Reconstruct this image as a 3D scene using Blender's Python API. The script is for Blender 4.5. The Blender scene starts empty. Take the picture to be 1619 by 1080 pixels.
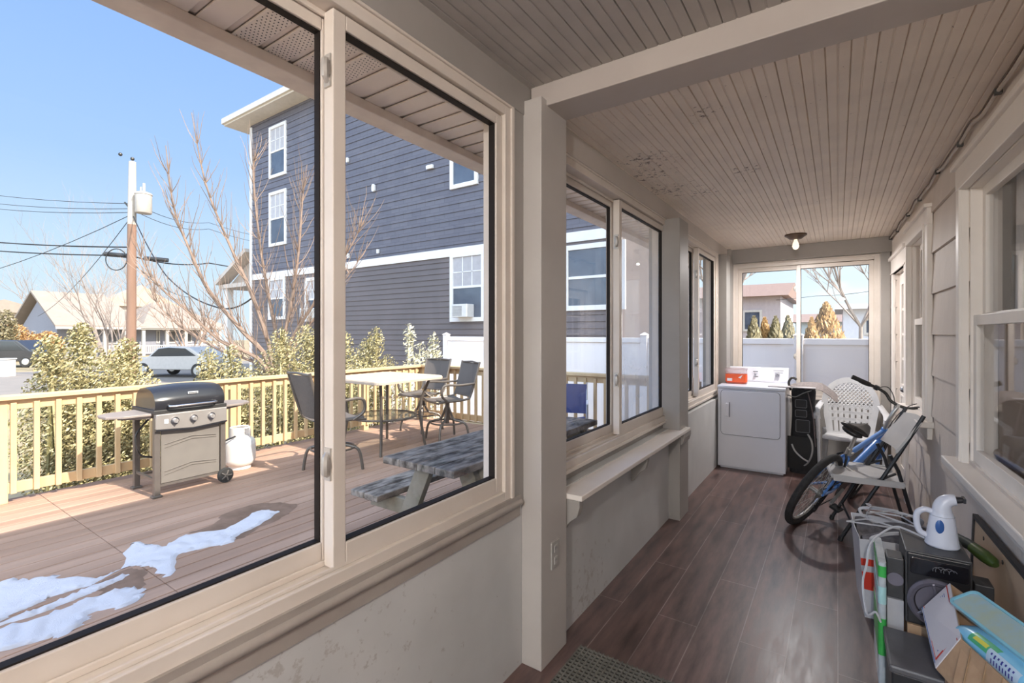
SKY, GLOW, SUN, EXPO, FRONTL, ENDL = 0.60, 3.4, 4.9, 0.88, 100, 17
import bpy, bmesh, math, random
from mathutils import Matrix, Vector
C = bpy.context.scene.collection
PI = math.pi
# ------------------------------------------------------------------ view geometry
F, CX, HY, CH, YAW = 755.0, 809.5, 527.0, 1.44, math.radians(34.3)
S_, C_ = math.sin(YAW), math.cos(YAW)
def ray(px, py):
    a = (px-CX)/F; b = (HY-py)/F
    return Vector((-S_+a*C_, C_+a*S_, b))
def at_z(px, py, z=0.0):
    d = ray(px, py); t = (z-CH)/d.z; return Vector((d.x*t, d.y*t, z))
def at_x(px, py, x):
    d = ray(px, py); t = x/d.x; return Vector((x, d.y*t, CH+d.z*t))
def at_y(px, py, y):
    d = ray(px, py); t = y/d.y; return Vector((d.x*t, y, CH+d.z*t))
def at_d(px, py, t):
    d = ray(px, py); return Vector((d.x*t, d.y*t, CH+d.z*t))
def rwx(y): return 0.47+(6.4-y)*0.0237          # the house wall runs a little out of square
def at_rw(px, py):
    d = ray(px, py); t = (0.47+6.4*0.0237)/(d.x+0.0237*d.y); return Vector((d.x*t, d.y*t, CH+d.z*t))
# ------------------------------------------------------------------ materials
MATS = {}
def _nt(name):
    m = bpy.data.materials.new(name); m.use_nodes = True
    nt = m.node_tree; b = nt.nodes['Principled BSDF']
    return m, nt, b
def N(nt, t, **k):
    n = nt.nodes.new(t)
    for a, v in k.items():
        if a.startswith('i_'): n.inputs[a[2:].replace('_', ' ')].default_value = v
        else: setattr(n, a, v)
    return n
def rgb(c): return (c[0], c[1], c[2], 1.0)
def mat(name, c, c2=None, rough=0.55, metal=0.0, scale=8.0, stretch=(1, 1, 1), bump=0.0, bscale=None, lo=0.35, hi=0.65, spec=0.5, coat=0.0):
    """procedural paint / wood / cloth: two tones mixed by a noise, a fine bump"""
    if name in MATS: return MATS[name]
    m, nt, b = _nt(name)
    L = nt.links
    tc = N(nt, 'ShaderNodeTexCoord'); mp = N(nt, 'ShaderNodeMapping'); mp.inputs['Scale'].default_value = stretch
    L.new(tc.outputs['Object'], mp.inputs['Vector'])
    no = N(nt, 'ShaderNodeTexNoise', i_Scale=scale, i_Detail=5.0, i_Roughness=0.6)
    L.new(mp.outputs['Vector'], no.inputs['Vector'])
    if c2 is None: c2 = tuple(v*0.9 for v in c)
    cr = N(nt, 'ShaderNodeValToRGB')
    cr.color_ramp.elements[0].position = lo; cr.color_ramp.elements[0].color = rgb(c2)
    cr.color_ramp.elements[1].position = hi; cr.color_ramp.elements[1].color = rgb(c)
    L.new(no.outputs['Fac'], cr.inputs['Fac']); L.new(cr.outputs['Color'], b.inputs['Base Color'])
    b.inputs['Roughness'].default_value = rough; b.inputs['Metallic'].default_value = metal
    b.inputs['Specular IOR Level'].default_value = spec
    if coat: b.inputs['Coat Weight'].default_value = coat
    if bump:
        n2 = N(nt, 'ShaderNodeTexNoise', i_Scale=bscale or scale*4, i_Detail=4.0)
        L.new(mp.outputs['Vector'], n2.inputs['Vector'])
        bp = N(nt, 'ShaderNodeBump', i_Strength=bump, i_Distance=0.01)
        L.new(n2.outputs['Fac'], bp.inputs['Height']); L.new(bp.outputs['Normal'], b.inputs['Normal'])
    MATS[name] = m; return m
def brick_mat(name, c1, c2, mortar, bw, rh, ms, offset=0.5, axes='yx', rough=0.5, grain=None, gscale=3.0, spec=0.5, bump=0.3, glo=.7, ghi=1.3):
    if name in MATS: return MATS[name]
    m, nt, b = _nt(name); L = nt.links
    tc = N(nt, 'ShaderNodeTexCoord'); sp = N(nt, 'ShaderNodeSeparateXYZ'); cb = N(nt, 'ShaderNodeCombineXYZ')
    L.new(tc.outputs['Object'], sp.inputs[0])
    L.new(sp.outputs['XYZ'.index(axes[0].upper())], cb.inputs[0]); L.new(sp.outputs['XYZ'.index(axes[1].upper())], cb.inputs[1])
    br = N(nt, 'ShaderNodeTexBrick', offset=offset); br.offset_frequency = 2
    br.inputs['Color1'].default_value = rgb(c1); br.inputs['Color2'].default_value = rgb(c2); br.inputs['Mortar'].default_value = rgb(mortar)
    br.inputs['Scale'].default_value = 1.0; br.inputs['Mortar Size'].default_value = ms; br.inputs['Mortar Smooth'].default_value = 0.1
    br.inputs['Brick Width'].default_value = bw; br.inputs['Row Height'].default_value = rh
    L.new(cb.outputs[0], br.inputs['Vector'])
    out = br.outputs['Color']
    if grain:
        mp = N(nt, 'ShaderNodeMapping'); mp.inputs['Scale'].default_value = grain
        L.new(tc.outputs['Object'], mp.inputs['Vector'])
        no = N(nt, 'ShaderNodeTexNoise', i_Scale=gscale, i_Detail=7.0, i_Roughness=0.65); L.new(mp.outputs[0], no.inputs['Vector'])
        mr = N(nt, 'ShaderNodeMapRange'); mr.inputs[1].default_value = 0.3; mr.inputs[2].default_value = 0.7
        mr.inputs[3].default_value = glo; mr.inputs[4].default_value = ghi
        L.new(no.outputs['Fac'], mr.inputs[0])
        mx = N(nt, 'ShaderNodeVectorMath', operation='SCALE'); L.new(out, mx.inputs[0]); L.new(mr.outputs[0], mx.inputs['Scale'])
        out = mx.outputs[0]
        r2 = N(nt, 'ShaderNodeMapRange'); r2.inputs[1].default_value = 0.3; r2.inputs[2].default_value = 0.7
        r2.inputs[3].default_value = rough*0.8; r2.inputs[4].default_value = min(1, rough*1.25)
        L.new(no.outputs['Fac'], r2.inputs[0]); L.new(r2.outputs[0], b.inputs['Roughness'])
    else: b.inputs['Roughness'].default_value = rough
    L.new(out, b.inputs['Base Color'])
    b.inputs['Specular IOR Level'].default_value = spec
    if bump:
        iv = N(nt, 'ShaderNodeMath', operation='SUBTRACT'); iv.inputs[0].default_value = 1.0
        L.new(br.outputs['Fac'], iv.inputs[1])
        bp = N(nt, 'ShaderNodeBump', i_Strength=bump, i_Distance=0.005); L.new(iv.outputs[0], bp.inputs['Height']); L.new(bp.outputs[0], b.inputs['Normal'])
    MATS[name] = m; return m
def glass_mat(name, tint=(1, 1, 1), haze=0.0, hazec=(0.8, 0.8, 0.8), refl=1.0):
    m, nt, b = _nt(name); L = nt.links; nt.nodes.remove(b)
    out = nt.nodes['Material Output']
    tr = N(nt, 'ShaderNodeBsdfTransparent'); tr.inputs[0].default_value = rgb(tint)
    gl = N(nt, 'ShaderNodeBsdfGlossy'); gl.inputs['Roughness'].default_value = 0.0
    fr = N(nt, 'ShaderNodeFresnel'); fr.inputs[0].default_value = 1.45
    gm_ = N(nt, 'ShaderNodeNewGeometry'); io = N(nt, 'ShaderNodeMapRange'); io.inputs[3].default_value = 1.45; io.inputs[4].default_value = 1/1.45
    L.new(gm_.outputs['Backfacing'], io.inputs[0]); L.new(io.outputs[0], fr.inputs[0])      # same reflectance from either side of the pane
    ml = N(nt, 'ShaderNodeMath', operation='MULTIPLY'); ml.inputs[1].default_value = refl*.5; L.new(fr.outputs[0], ml.inputs[0])
    mx = N(nt, 'ShaderNodeMixShader'); L.new(ml.outputs[0], mx.inputs[0]); L.new(tr.outputs[0], mx.inputs[1]); L.new(gl.outputs[0], mx.inputs[2])
    last = mx
    if haze:
        df = N(nt, 'ShaderNodeBsdfTranslucent'); df.inputs[0].default_value = rgb(hazec)
        tc = N(nt, 'ShaderNodeTexCoord'); no = N(nt, 'ShaderNodeTexNoise', i_Scale=1.6, i_Detail=5.0); L.new(tc.outputs['Object'], no.inputs['Vector'])
        mr = N(nt, 'ShaderNodeMapRange'); mr.inputs[1].default_value = 0.35; mr.inputs[2].default_value = 0.7
        mr.inputs[3].default_value = haze*0.6; mr.inputs[4].default_value = haze*1.3; L.new(no.outputs['Fac'], mr.inputs[0])
        m2 = N(nt, 'ShaderNodeMixShader'); L.new(mr.outputs[0], m2.inputs[0]); L.new(mx.outputs[0], m2.inputs[1]); L.new(df.outputs[0], m2.inputs[2]); last = m2
    L.new(last.outputs[0], out.inputs['Surface'])
    MATS[name] = m; return m
def stained(name, c, c2, spots, stain, rough=0.5, grain=(1, 1, 1), gscale=30, bump=0.0):
    """painted surface with a few dirt / peeling blotches: spots = (x,y,z,radius) in object space"""
    m, nt, b = _nt(name); L = nt.links
    tc = N(nt, 'ShaderNodeTexCoord'); mp = N(nt, 'ShaderNodeMapping'); mp.inputs['Scale'].default_value = grain
    L.new(tc.outputs['Object'], mp.inputs[0])
    no = N(nt, 'ShaderNodeTexNoise', i_Scale=gscale*0.15, i_Detail=5.0); L.new(mp.outputs[0], no.inputs['Vector'])
    cr = N(nt, 'ShaderNodeValToRGB'); cr.color_ramp.elements[0].position = .35; cr.color_ramp.elements[1].position = .65
    cr.color_ramp.elements[0].color = rgb(c2); cr.color_ramp.elements[1].color = rgb(c); L.new(no.outputs['Fac'], cr.inputs[0])
    n2 = N(nt, 'ShaderNodeTexNoise', i_Scale=gscale, i_Detail=6.0, i_Roughness=0.7); L.new(tc.outputs['Object'], n2.inputs['Vector'])
    acc = None
    for (x, y, z, r) in spots:
        sb = N(nt, 'ShaderNodeVectorMath', operation='DISTANCE'); L.new(tc.outputs['Object'], sb.inputs[0]); sb.inputs[1].default_value = (x, y, z)
        mr = N(nt, 'ShaderNodeMapRange'); mr.inputs[1].default_value = 0; mr.inputs[2].default_value = r; mr.inputs[3].default_value = 0.16; mr.inputs[4].default_value = 0.0
        L.new(sb.outputs['Value'], mr.inputs[0])
        if acc is None: acc = mr.outputs[0]
        else:
            mm = N(nt, 'ShaderNodeMath', operation='MAXIMUM'); L.new(acc, mm.inputs[0]); L.new(mr.outputs[0], mm.inputs[1]); acc = mm.outputs[0]
    ad = N(nt, 'ShaderNodeMath', operation='ADD'); L.new(n2.outputs['Fac'], ad.inputs[0]); L.new(acc, ad.inputs[1])
    th = N(nt, 'ShaderNodeMapRange'); th.inputs[1].default_value = 0.66; th.inputs[2].default_value = 0.72; L.new(ad.outputs[0], th.inputs[0])
    mx = N(nt, 'ShaderNodeMix', data_type='RGBA'); L.new(th.outputs[0], mx.inputs[0]); L.new(cr.outputs[0], mx.inputs[6]); mx.inputs[7].default_value = rgb(stain)
    L.new(mx.outputs[2], b.inputs['Base Color']); b.inputs['Roughness'].default_value = rough
    MATS[name] = m; return m
# ------------------------------------------------------------------ mesh builder
class B:
    def __init__(s, mtx=None): s.v = []; s.f = []; s.m = mtx or Matrix.Identity(4)
    def add(s, vs, fs, mtx=None):
        o = len(s.v); mm = s.m @ mtx if mtx is not None else s.m
        s.v += [tuple(mm @ Vector(p)) for p in vs]; s.f += [tuple(i+o for i in f) for f in fs]; return s
    def box(s, a, b, mtx=None):
        x0, y0, z0 = a; x1, y1, z1 = b
        return s.add([(x0,y0,z0),(x1,y0,z0),(x1,y1,z0),(x0,y1,z0),(x0,y0,z1),(x1,y0,z1),(x1,y1,z1),(x0,y1,z1)],
                     [(0,3,2,1),(4,5,6,7),(0,1,5,4),(1,2,6,5),(2,3,7,6),(3,0,4,7)], mtx)
    def cb(s, c, d, mtx=None):
        return s.box((c[0]-d[0]/2, c[1]-d[1]/2, c[2]-d[2]/2), (c[0]+d[0]/2, c[1]+d[1]/2, c[2]+d[2]/2), mtx)
    def bar(s, p0, p1, w, h, up=(0, 0, 1)):
        """rectangular bar from p0 to p1; w across, h along up"""
        p0 = Vector(p0); p1 = Vector(p1); t = (p1-p0).normalized(); u = Vector(up)
        if abs(t.dot(u)) > .98: u = Vector((0, 1, 0))
        a = t.cross(u).normalized(); b = a.cross(t).normalized()
        vs = []
        for p in (p0, p1):
            for sa, sb in ((-1,-1),(1,-1),(1,1),(-1,1)): vs.append(p+a*w/2*sa+b*h/2*sb)
        return s.add(vs, [(0,1,2,3),(7,6,5,4),(0,4,5,1),(1,5,6,2),(2,6,7,3),(3,7,4,0)])
    def tube(s, pts, r, n=8, closed=False, caps=True, flat=1.0, mtx=None):
        pts = [Vector(p) for p in pts]; k = len(pts)
        rs = r if isinstance(r, (list, tuple)) else [r]*k
        vs = []; prev = None
        for i, p in enumerate(pts):
            if closed: t = pts[(i+1) % k]-pts[i-1]
            else: t = pts[min(i+1, k-1)]-pts[max(i-1, 0)]
            if t.length < 1e-9: t = Vector((0, 0, 1))
            t.normalize()
            if prev is None:
                a = Vector((0, 0, 1)) if abs(t.z) < .9 else Vector((1, 0, 0))
                a = (a-t*a.dot(t)).normalized()
            else:
                a = prev-t*prev.dot(t)
                a = a.normalized() if a.length > 1e-6 else t.orthogonal().normalized()
            prev = a; b = t.cross(a)
            for j in range(n):
                an = 2*PI*j/n; vs.append(p+a*math.cos(an)*rs[i]*flat+b*math.sin(an)*rs[i])
        fs = []
        for i in range(k if closed else k-1):
            i2 = (i+1) % k
            for j in range(n):
                j2 = (j+1) % n; fs.append((i*n+j, i*n+j2, i2*n+j2, i2*n+j))
        if not closed and caps: fs.append(tuple(range(n))[::-1]); fs.append(tuple((k-1)*n+j for j in range(n)))
        return s.add(vs, fs, mtx)
    def cyl(s, p0, p1, r, r2=None, n=16, mtx=None): return s.tube([p0, p1], [r, r if r2 is None else r2], n, mtx=mtx)
    def lathe(s, prof, n=24, mtx=None, sx=1, sy=1):
        vs = []; k = len(prof)
        for (r, z) in prof:
            for j in range(n): vs.append((r*math.cos(2*PI*j/n)*sx, r*math.sin(2*PI*j/n)*sy, z))
        fs = [(i*n+j, i*n+(j+1) % n, (i+1)*n+(j+1) % n, (i+1)*n+j) for i in range(k-1) for j in range(n)]
        fs.append(tuple(range(n))[::-1]); fs.append(tuple((k-1)*n+j for j in range(n)))
        return s.add(vs, fs, mtx)
    def prism(s, poly, h, mtx=None):
        """polygon in local XY extruded 0..h in Z"""
        k = len(poly)
        vs = [(x, y, 0) for x, y in poly]+[(x, y, h) for x, y in poly]
        return s.add(vs, [tuple(range(k))[::-1], tuple(range(k, 2*k))]+[(i, (i+1) % k, k+(i+1) % k, k+i) for i in range(k)], mtx)
    def ring(s, outer, inner, h, mtx=None):
        """plate with a hole; outer and inner loops of equal length, extruded 0..h"""
        k = len(outer)
        vs = [(x, y, 0) for x, y in outer]+[(x, y, 0) for x, y in inner]+[(x, y, h) for x, y in outer]+[(x, y, h) for x, y in inner]
        fs = []
        for i in range(k):
            j = (i+1) % k
            fs += [(i, k+i, k+j, j), (2*k+i, 2*k+j, 3*k+j, 3*k+i), (i, j, 2*k+j, 2*k+i), (k+i, 3*k+i, 3*k+j, k+j)]
        return s.add(vs, fs, mtx)
    def ball(s, c, r, n=12, m=8, mtx=None):
        r = r if isinstance(r, (tuple, list)) else (r, r, r)
        vs = [(c[0], c[1], c[2]-r[2])]
        for i in range(1, m):
            a = PI*i/m-PI/2
            for j in range(n): vs.append((c[0]+r[0]*math.cos(a)*math.cos(2*PI*j/n), c[1]+r[1]*math.cos(a)*math.sin(2*PI*j/n), c[2]+r[2]*math.sin(a)))
        vs.append((c[0], c[1], c[2]+r[2])); fs = [(0, 1+(j+1) % n, 1+j) for j in range(n)]
        for i in range(m-2):
            for j in range(n): fs.append((1+i*n+j, 1+i*n+(j+1) % n, 1+(i+1)*n+(j+1) % n, 1+(i+1)*n+j))
        e = len(vs)-1; fs += [(1+(m-2)*n+j, 1+(m-2)*n+(j+1) % n, e) for j in range(n)]
        return s.add(vs, fs, mtx)
    def frame(s, u0, u1, w0, w1, t, d0, d1, tb=None, tt=None):
        """rectangular frame in local XZ, member width t, depth y d0..d1"""
        tb = tb or t; tt = tt or t
        s.box((u0, d0, w0), (u0+t, d1, w1)); s.box((u1-t, d0, w0), (u1, d1, w1))
        s.box((u0+t, d0, w0), (u1-t, d1, w0+tb)); s.box((u0+t, d0, w1-tt), (u1-t, d1, w1)); return s
    def grid(s, fn, nu, nv, thick=0.0):
        """sheet from fn(u,v); given a thickness it is a closed solid"""
        P = [[Vector(fn(i/nu, j/nv)) for j in range(nv+1)] for i in range(nu+1)]
        W = nv+1
        vs = [P[i][j] for i in range(nu+1) for j in range(nv+1)]
        fs = [(i*W+j, (i+1)*W+j, (i+1)*W+j+1, i*W+j+1) for i in range(nu) for j in range(nv)]
        if thick:
            n0 = len(vs)
            nrm = []
            for i in range(nu+1):
                for j in range(nv+1):
                    a = P[min(i+1, nu)][j]-P[max(i-1, 0)][j]; b = P[i][min(j+1, nv)]-P[i][max(j-1, 0)]
                    c = a.cross(b); nrm.append(c.normalized() if c.length > 1e-9 else Vector((0, 0, 1)))
            vs += [vs[q]-nrm[q]*thick for q in range(n0)]
            fs += [tuple(n0+i for i in f[::-1]) for f in fs]
            for i in range(nu): fs += [(i*W, n0+i*W, n0+(i+1)*W, (i+1)*W), (i*W+nv, (i+1)*W+nv, n0+(i+1)*W+nv, n0+i*W+nv)]
            for j in range(nv): fs += [(j, j+1, n0+j+1, n0+j), (nu*W+j, n0+nu*W+j, n0+nu*W+j+1, nu*W+j+1)]
        return s.add(vs, fs)
    def build(s, name, m, parent=None, smooth=False, bevel=0.0, seg=2, label=None, fix=True, loc=None):
        me = bpy.data.meshes.new(name); me.from_pydata(s.v, [], s.f); me.materials.append(m)
        if fix:
            bm = bmesh.new(); bm.from_mesh(me); bmesh.ops.recalc_face_normals(bm, faces=bm.faces); bm.to_mesh(me); bm.free()
        if smooth:
            me.shade_smooth(); me.set_sharp_from_angle(angle=math.radians(40))
        o = bpy.data.objects.new(name, me); C.objects.link(o)
        if parent: o.parent = parent
        if loc is not None: o.location = loc
        if bevel:
            bv = o.modifiers.new('bevel', 'BEVEL'); bv.width = bevel; bv.segments = seg; bv.limit_method = 'ANGLE'; bv.angle_limit = math.radians(40)
        if label: o['label'] = label
        return o
def thing(name, label, cat, loc=(0, 0, 0), rz=0.0, group=None, kind=None):
    o = bpy.data.objects.new(name, None); C.objects.link(o); o.location = loc; o.rotation_euler = (0, 0, rz); o.empty_display_size = .1
    if label: o['label'] = label
    if cat: o['category'] = cat
    if group: o['group'] = group
    if kind: o['kind'] = kind
    return o
def tag(o, label, cat, group=None, kind=None):
    o['label'] = label; o['category'] = cat
    if group: o['group'] = group
    if kind: o['kind'] = kind
    return o
def struct(o): o['kind'] = 'structure'; return o
def dup(root, loc, rz, label=None):
    r = root.copy(); C.objects.link(r); r.location = loc; r.rotation_euler = (root.rotation_euler[0], root.rotation_euler[1], rz)
    if label: r['label'] = label
    for ch in list(root.children):
        c = ch.copy(); C.objects.link(c); c.parent = r
        for g in list(ch.children):
            d = g.copy(); C.objects.link(d); d.parent = c
    return r
def rrect(x0, y0, x1, y1, r, n=5):
    P = []
    for (cx, cy, a0) in ((x1-r, y1-r, 0), (x0+r, y1-r, 90), (x0+r, y0+r, 180), (x1-r, y0+r, 270)):
        for i in range(n+1):
            a = math.radians(a0+90*i/n); P.append((cx+r*math.cos(a), cy+r*math.sin(a)))
    return P
def arc(c, r, a0, a1, n, plane='xz', sx=1.0):
    P = []
    for i in range(n+1):
        a = math.radians(a0+(a1-a0)*i/n); u, w = r*math.cos(a)*sx, r*math.sin(a)
        P.append((c[0]+u, c[1], c[2]+w) if plane == 'xz' else ((c[0], c[1]+u, c[2]+w) if plane == 'yz' else (c[0]+u, c[1]+w, c[2])))
    return P
def smooth_path(P, k=6):
    P = [Vector(p) for p in P]; out = []
    for i in range(len(P)-1):
        p0 = P[max(i-1, 0)]; p1 = P[i]; p2 = P[i+1]; p3 = P[min(i+2, len(P)-1)]
        for j in range(k):
            t = j/k
            out.append(.5*((2*p1)+(p2-p0)*t+(2*p0-5*p1+4*p2-p3)*t*t+(3*p1-p0-3*p2+p3)*t**3))
    out.append(P[-1]); return out
def Rz(a): return Matrix.Rotation(a, 4, 'Z')
def Rx(a): return Matrix.Rotation(a, 4, 'X')
def Ry(a): return Matrix.Rotation(a, 4, 'Y')
def Tr(*p): return Matrix.Translation(p)
# palette
frame_w = mat('window_white', (.74, .67, .60), (.66, .59, .52), rough=.4, scale=3)
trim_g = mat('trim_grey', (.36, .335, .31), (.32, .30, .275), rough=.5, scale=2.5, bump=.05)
trim_w = mat('trim_white', (.86, .80, .74), (.80, .74, .68), rough=.4, scale=3)
plaster = stained('plaster_grey', (.60, .60, .59), (.54, .54, .53), [(-1.1, .6, .3, .9), (-1.1, 2.3, .1, .4)], (.44, .42, .40), rough=.6, gscale=22)
dark_gask = mat('black_gasket', (.02, .015, .013), rough=.6, spec=.2)
glass = glass_mat('window_glass')
hazy = glass_mat('hazy_glass', haze=.26, hazec=(.85, .80, .76))
black_p = mat('black_plastic', (.018, .018, .02), (.03, .03, .034), rough=.42)
black_f = mat('black_fabric', (.02, .02, .022), (.035, .034, .036), rough=.9, scale=40, bump=.3)
white_p = mat('white_plastic', (.78, .78, .8), (.74, .74, .76), rough=.35)
chrome = mat('chrome', (.6, .6, .62), rough=.25, metal=1)
dark_m = mat('dark_metal', (.05, .048, .046), (.07, .065, .06), rough=.4, metal=.6)
grey_p = mat('grey_plastic', (.25, .24, .24), rough=.5)
card = mat('cardboard', (.50, .34, .21), (.44, .29, .175), rough=.85, scale=20)
# ================================================================== THE PORCH
# floor
fl = brick_mat('laminate_floor', (.092, .052, .044), (.135, .083, .074), (.23, .18, .165), 1.5, .19, .0024, offset=.37, axes='yx', rough=.36, grain=(9, 1.3, 1), gscale=2.0, bump=.12, spec=.7, glo=.35, ghi=1.65)
b = B(); b.box((-1.26, -2.2, -.12), (.75, 6.5, 0)); struct(b.build('floor', fl))
# left wall: three bays under the windows, outer skin
b = B(); b.box((-1.27, -2.2, 0), (-1.14, 1.76, .735)); b.box((-1.27, 1.76, 0), (-1.085, 3.8, .70)); b.box((-1.27, 3.8, 0), (-1.085, 6.5, .73))
struct(b.build('wall_left', plaster))
b = B(); b.box((-1.27, 1.98, .70), (-1.13, 3.86, .752)); b.box((-1.27, 3.95, .73), (-1.13, 5.76, .765)); b.box((-1.27, -2.2, 2.39), (-1.125, 1.9, 2.62)); b.box((-1.27, 1.66, .7), (-1.13, 2.06, 2.5)); b.box((-1.27, 3.84, .7), (-1.12, 4.14, 2.5)); b.box((-1.27, 5.72, .7), (-1.12, 6.5, 2.5))
struct(b.build('trim_1', trim_g, bevel=.002))
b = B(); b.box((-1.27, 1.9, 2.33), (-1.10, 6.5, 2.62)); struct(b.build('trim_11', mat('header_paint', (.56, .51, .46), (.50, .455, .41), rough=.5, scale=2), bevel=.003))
# rounded sill moulding in front of the first window
b = B(); b.box((-1.16, -2.2, .70), (-1.125, 1.72, .748)); b.tube([(-1.13, -2.2, .715), (-1.13, 1.72, .715)], .016, 10)
b.box((-1.145, -2.2, .655), (-1.132, 1.72, .70))
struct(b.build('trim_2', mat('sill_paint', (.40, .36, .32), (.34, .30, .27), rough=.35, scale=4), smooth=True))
# posts
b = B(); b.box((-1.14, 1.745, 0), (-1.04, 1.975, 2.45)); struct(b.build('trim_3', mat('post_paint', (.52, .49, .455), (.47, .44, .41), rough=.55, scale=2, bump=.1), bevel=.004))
b = B(); b.box((-1.14, 3.75, 0), (-1.00, 4.0, 2.33)); struct(b.build('trim_4', trim_g, bevel=.003))
b = B(); b.box((-1.14, 5.78, 0), (-1.03, 6.0, 2.33)); b.box((-1.14, 6.2, 0), (-1.06, 6.45, 2.45)); struct(b.build('trim_5', trim_g, bevel=.003))
# shelf sill of the second window with scroll brackets
sh = thing('window_shelf', 'long white painted shelf under the second side window, on scroll brackets', 'shelf', (0, 0, 0))
b = B(); b.box((-1.128, 1.98, .668), (-.965, 3.93, .694)); b.build('shelf_board', trim_w, sh, bevel=.004)
def bracket(y, sc=1.0):
    P = [(0, 0), (.105*sc, 0), (.105*sc, -.03), (.092*sc, -.075*sc), (.06*sc, -.10*sc), (.035*sc, -.13*sc), (.012, -.165*sc), (0, -.165*sc)]
    bb = B(); bb.prism(P, .04, Tr(-1.084, y+.04, .667) @ Rx(PI/2)); bb.build('bracket', trim_g, sh, bevel=.002)
bracket(1.985); bracket(2.93)
b = B(); P = [(0, 0), (.03, 0), (.03, -.03), (.02, -.07), (0, -.09)]
b.prism(P, .2, Tr(-.999, 3.96, .667) @ Rx(PI/2)); b.build('bracket', trim_g, sh, bevel=.002)
# ceilings of beaded boards (profile run along the porch)
def bead_ceiling(name, x0, x1, y0, y1, z, per, m):
    prof = []; x = x0
    while x < x1:
        for dx, dz in ((0, .007), (.003, 0), (per/2-.004, 0), (per/2-.002, .0035), (per/2+.002, .0035), (per/2+.004, 0), (per-.003, 0)): prof.append((min(x+dx, x1), z+dz))
        x += per
    prof.append((x1, z)); k = len(prof)
    vs = [(x, y0, zz) for x, zz in prof]+[(x, y1, zz) for x, zz in prof]
    fs = [(i, i+1, k+i+1, k+i) for i in range(k-1)]
    bb = B(); bb.add(vs, fs); bb.box((x0, y0, z+.02), (x1, y1, z+.05)); bb.box((x0, y0-.002, z), (x0+.004, y1, z+.03)); bb.box((x1-.004, y0, z), (x1, y1, z+.03))
    return struct(bb.build(name, m, fix=False))
cs = [(-1.0, 3.0, 2.45, .32), (-1.03, 3.4, 2.45, .38), (-.92, 2.75, 2.45, .28), (-.47, 3.25, 2.45, .16), (-.8, 3.6, 2.45, .2), (-.5, 2.3, 2.45, .12)]
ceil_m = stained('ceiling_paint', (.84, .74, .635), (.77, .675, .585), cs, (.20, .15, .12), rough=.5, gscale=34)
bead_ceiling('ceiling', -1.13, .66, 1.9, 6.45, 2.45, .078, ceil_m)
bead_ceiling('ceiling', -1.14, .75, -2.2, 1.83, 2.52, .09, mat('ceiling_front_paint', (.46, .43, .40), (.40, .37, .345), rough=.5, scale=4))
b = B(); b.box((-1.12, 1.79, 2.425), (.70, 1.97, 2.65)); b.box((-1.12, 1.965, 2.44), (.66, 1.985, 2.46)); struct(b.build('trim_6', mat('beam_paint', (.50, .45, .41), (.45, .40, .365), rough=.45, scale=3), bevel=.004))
# end wall
xr = .47
b = B(); b.box((-1.14, 6.4, 0), (.62, 6.5, .70)); b.box((-1.14, 6.4, 2.275), (.62, 6.5, 2.5)); b.box((-1.14, 6.4, .7), (-1.06, 6.5, 2.3)); b.box((.365, 6.4, .7), (.62, 6.5, 2.3))
struct(b.build('wall_back', trim_g))
b = B(); b.box((.375, 6.34, 0), (.455, 6.4, 2.30)); b.box((-1.12, 6.3, 2.29), (.47, 6.4, 2.45)); struct(b.build('trim_7', trim_g, bevel=.003))
# ---- sliding windows: local x along the wall, local y outward, z up
def slider(n, loc, rz, W, Hh, mid, near_right=True, hz=False, latches=(.18, .8)):
    r = thing('window_%d' % n, None, None, loc, rz, kind='structure')
    b = B(); b.frame(0, W, 0, Hh, .045, -.015, .100)
    b.box((.045, .045, .045), (W-.045, .052, .062)); b.box((.045, .095, .045), (W-.045, .10, .062)); b.box((.045, .0, .045), (W-.045, .006, .056))
    b.box((.045, .04, Hh-.06), (W-.045, .05, Hh-.045)); b.box((.045, .09, Hh-.06), (W-.045, .10, Hh-.045))
    b.frame(-.012, W+.012, -.012, Hh+.012, .02, -.024, -.014)
    b.build('window_frame', frame_w, r, bevel=.0025)
    def sash(u0, u1, d0, d1, haz, latch):
        bb = B(); bb.frame(u0, u1, .05, Hh-.05, .042, d0, d1, tb=.06, tt=.042); s = bb.build('sash', frame_w, r, bevel=.003)
        b2 = B(); b2.frame(u0+.041, u1-.041, .109, Hh-.091, .005, d0+.008, d1-.006); b2.build('gasket', dark_gask, s)
        b3 = B(); b3.box((u0+.043, d1-.012, .111), (u1-.043, d1-.008, Hh-.093)); b3.build('pane', hazy if haz else glass, s)
        if latch:
            for fz in latches:
                z = fz*Hh; b4 = B()
                b4.tube([(u0-.004, d0+.02, z-.03), (u0-.016, d0+.012, z-.02), (u0-.020, d0+.008, z), (u0-.016, d0+.012, z+.02), (u0-.004, d0+.02, z+.03)], [.008, .011, .012, .011, .008], 8)
                b4.box((u0-.006, d0+.006, z-.045), (u0+.001, d0+.034, z+.045)); b4.ball((u0-.012, d0+.012, z), (.012, .012, .02))
                b4.build('latch', mat('latch_metal', (.55, .52, .48), rough=.35, metal=.3), s, smooth=True)
    if near_right:
        sash(mid-.025, W-.045, .0, .042, hz, True); sash(.045, mid+.02, .055, .092, False, False)
    else:
        sash(.045, mid+.02, .0, .042, hz, False); sash(mid-.025, W-.045, .055, .092, False, True)
    return r
w1 = slider(1, (-1.15, -.03, .738), PI/2, 1.69, 1.652, .865, latches=(.205, .866))
w2 = slider(2, (-1.13, 1.99, .752), PI/2, 1.85, 1.578, .885, hz=True, latches=(.25, .80))
w3 = slider(3, (-1.13, 4.12, .765), PI/2, 1.60, 1.565, .80, latches=(.25, .8))
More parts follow.
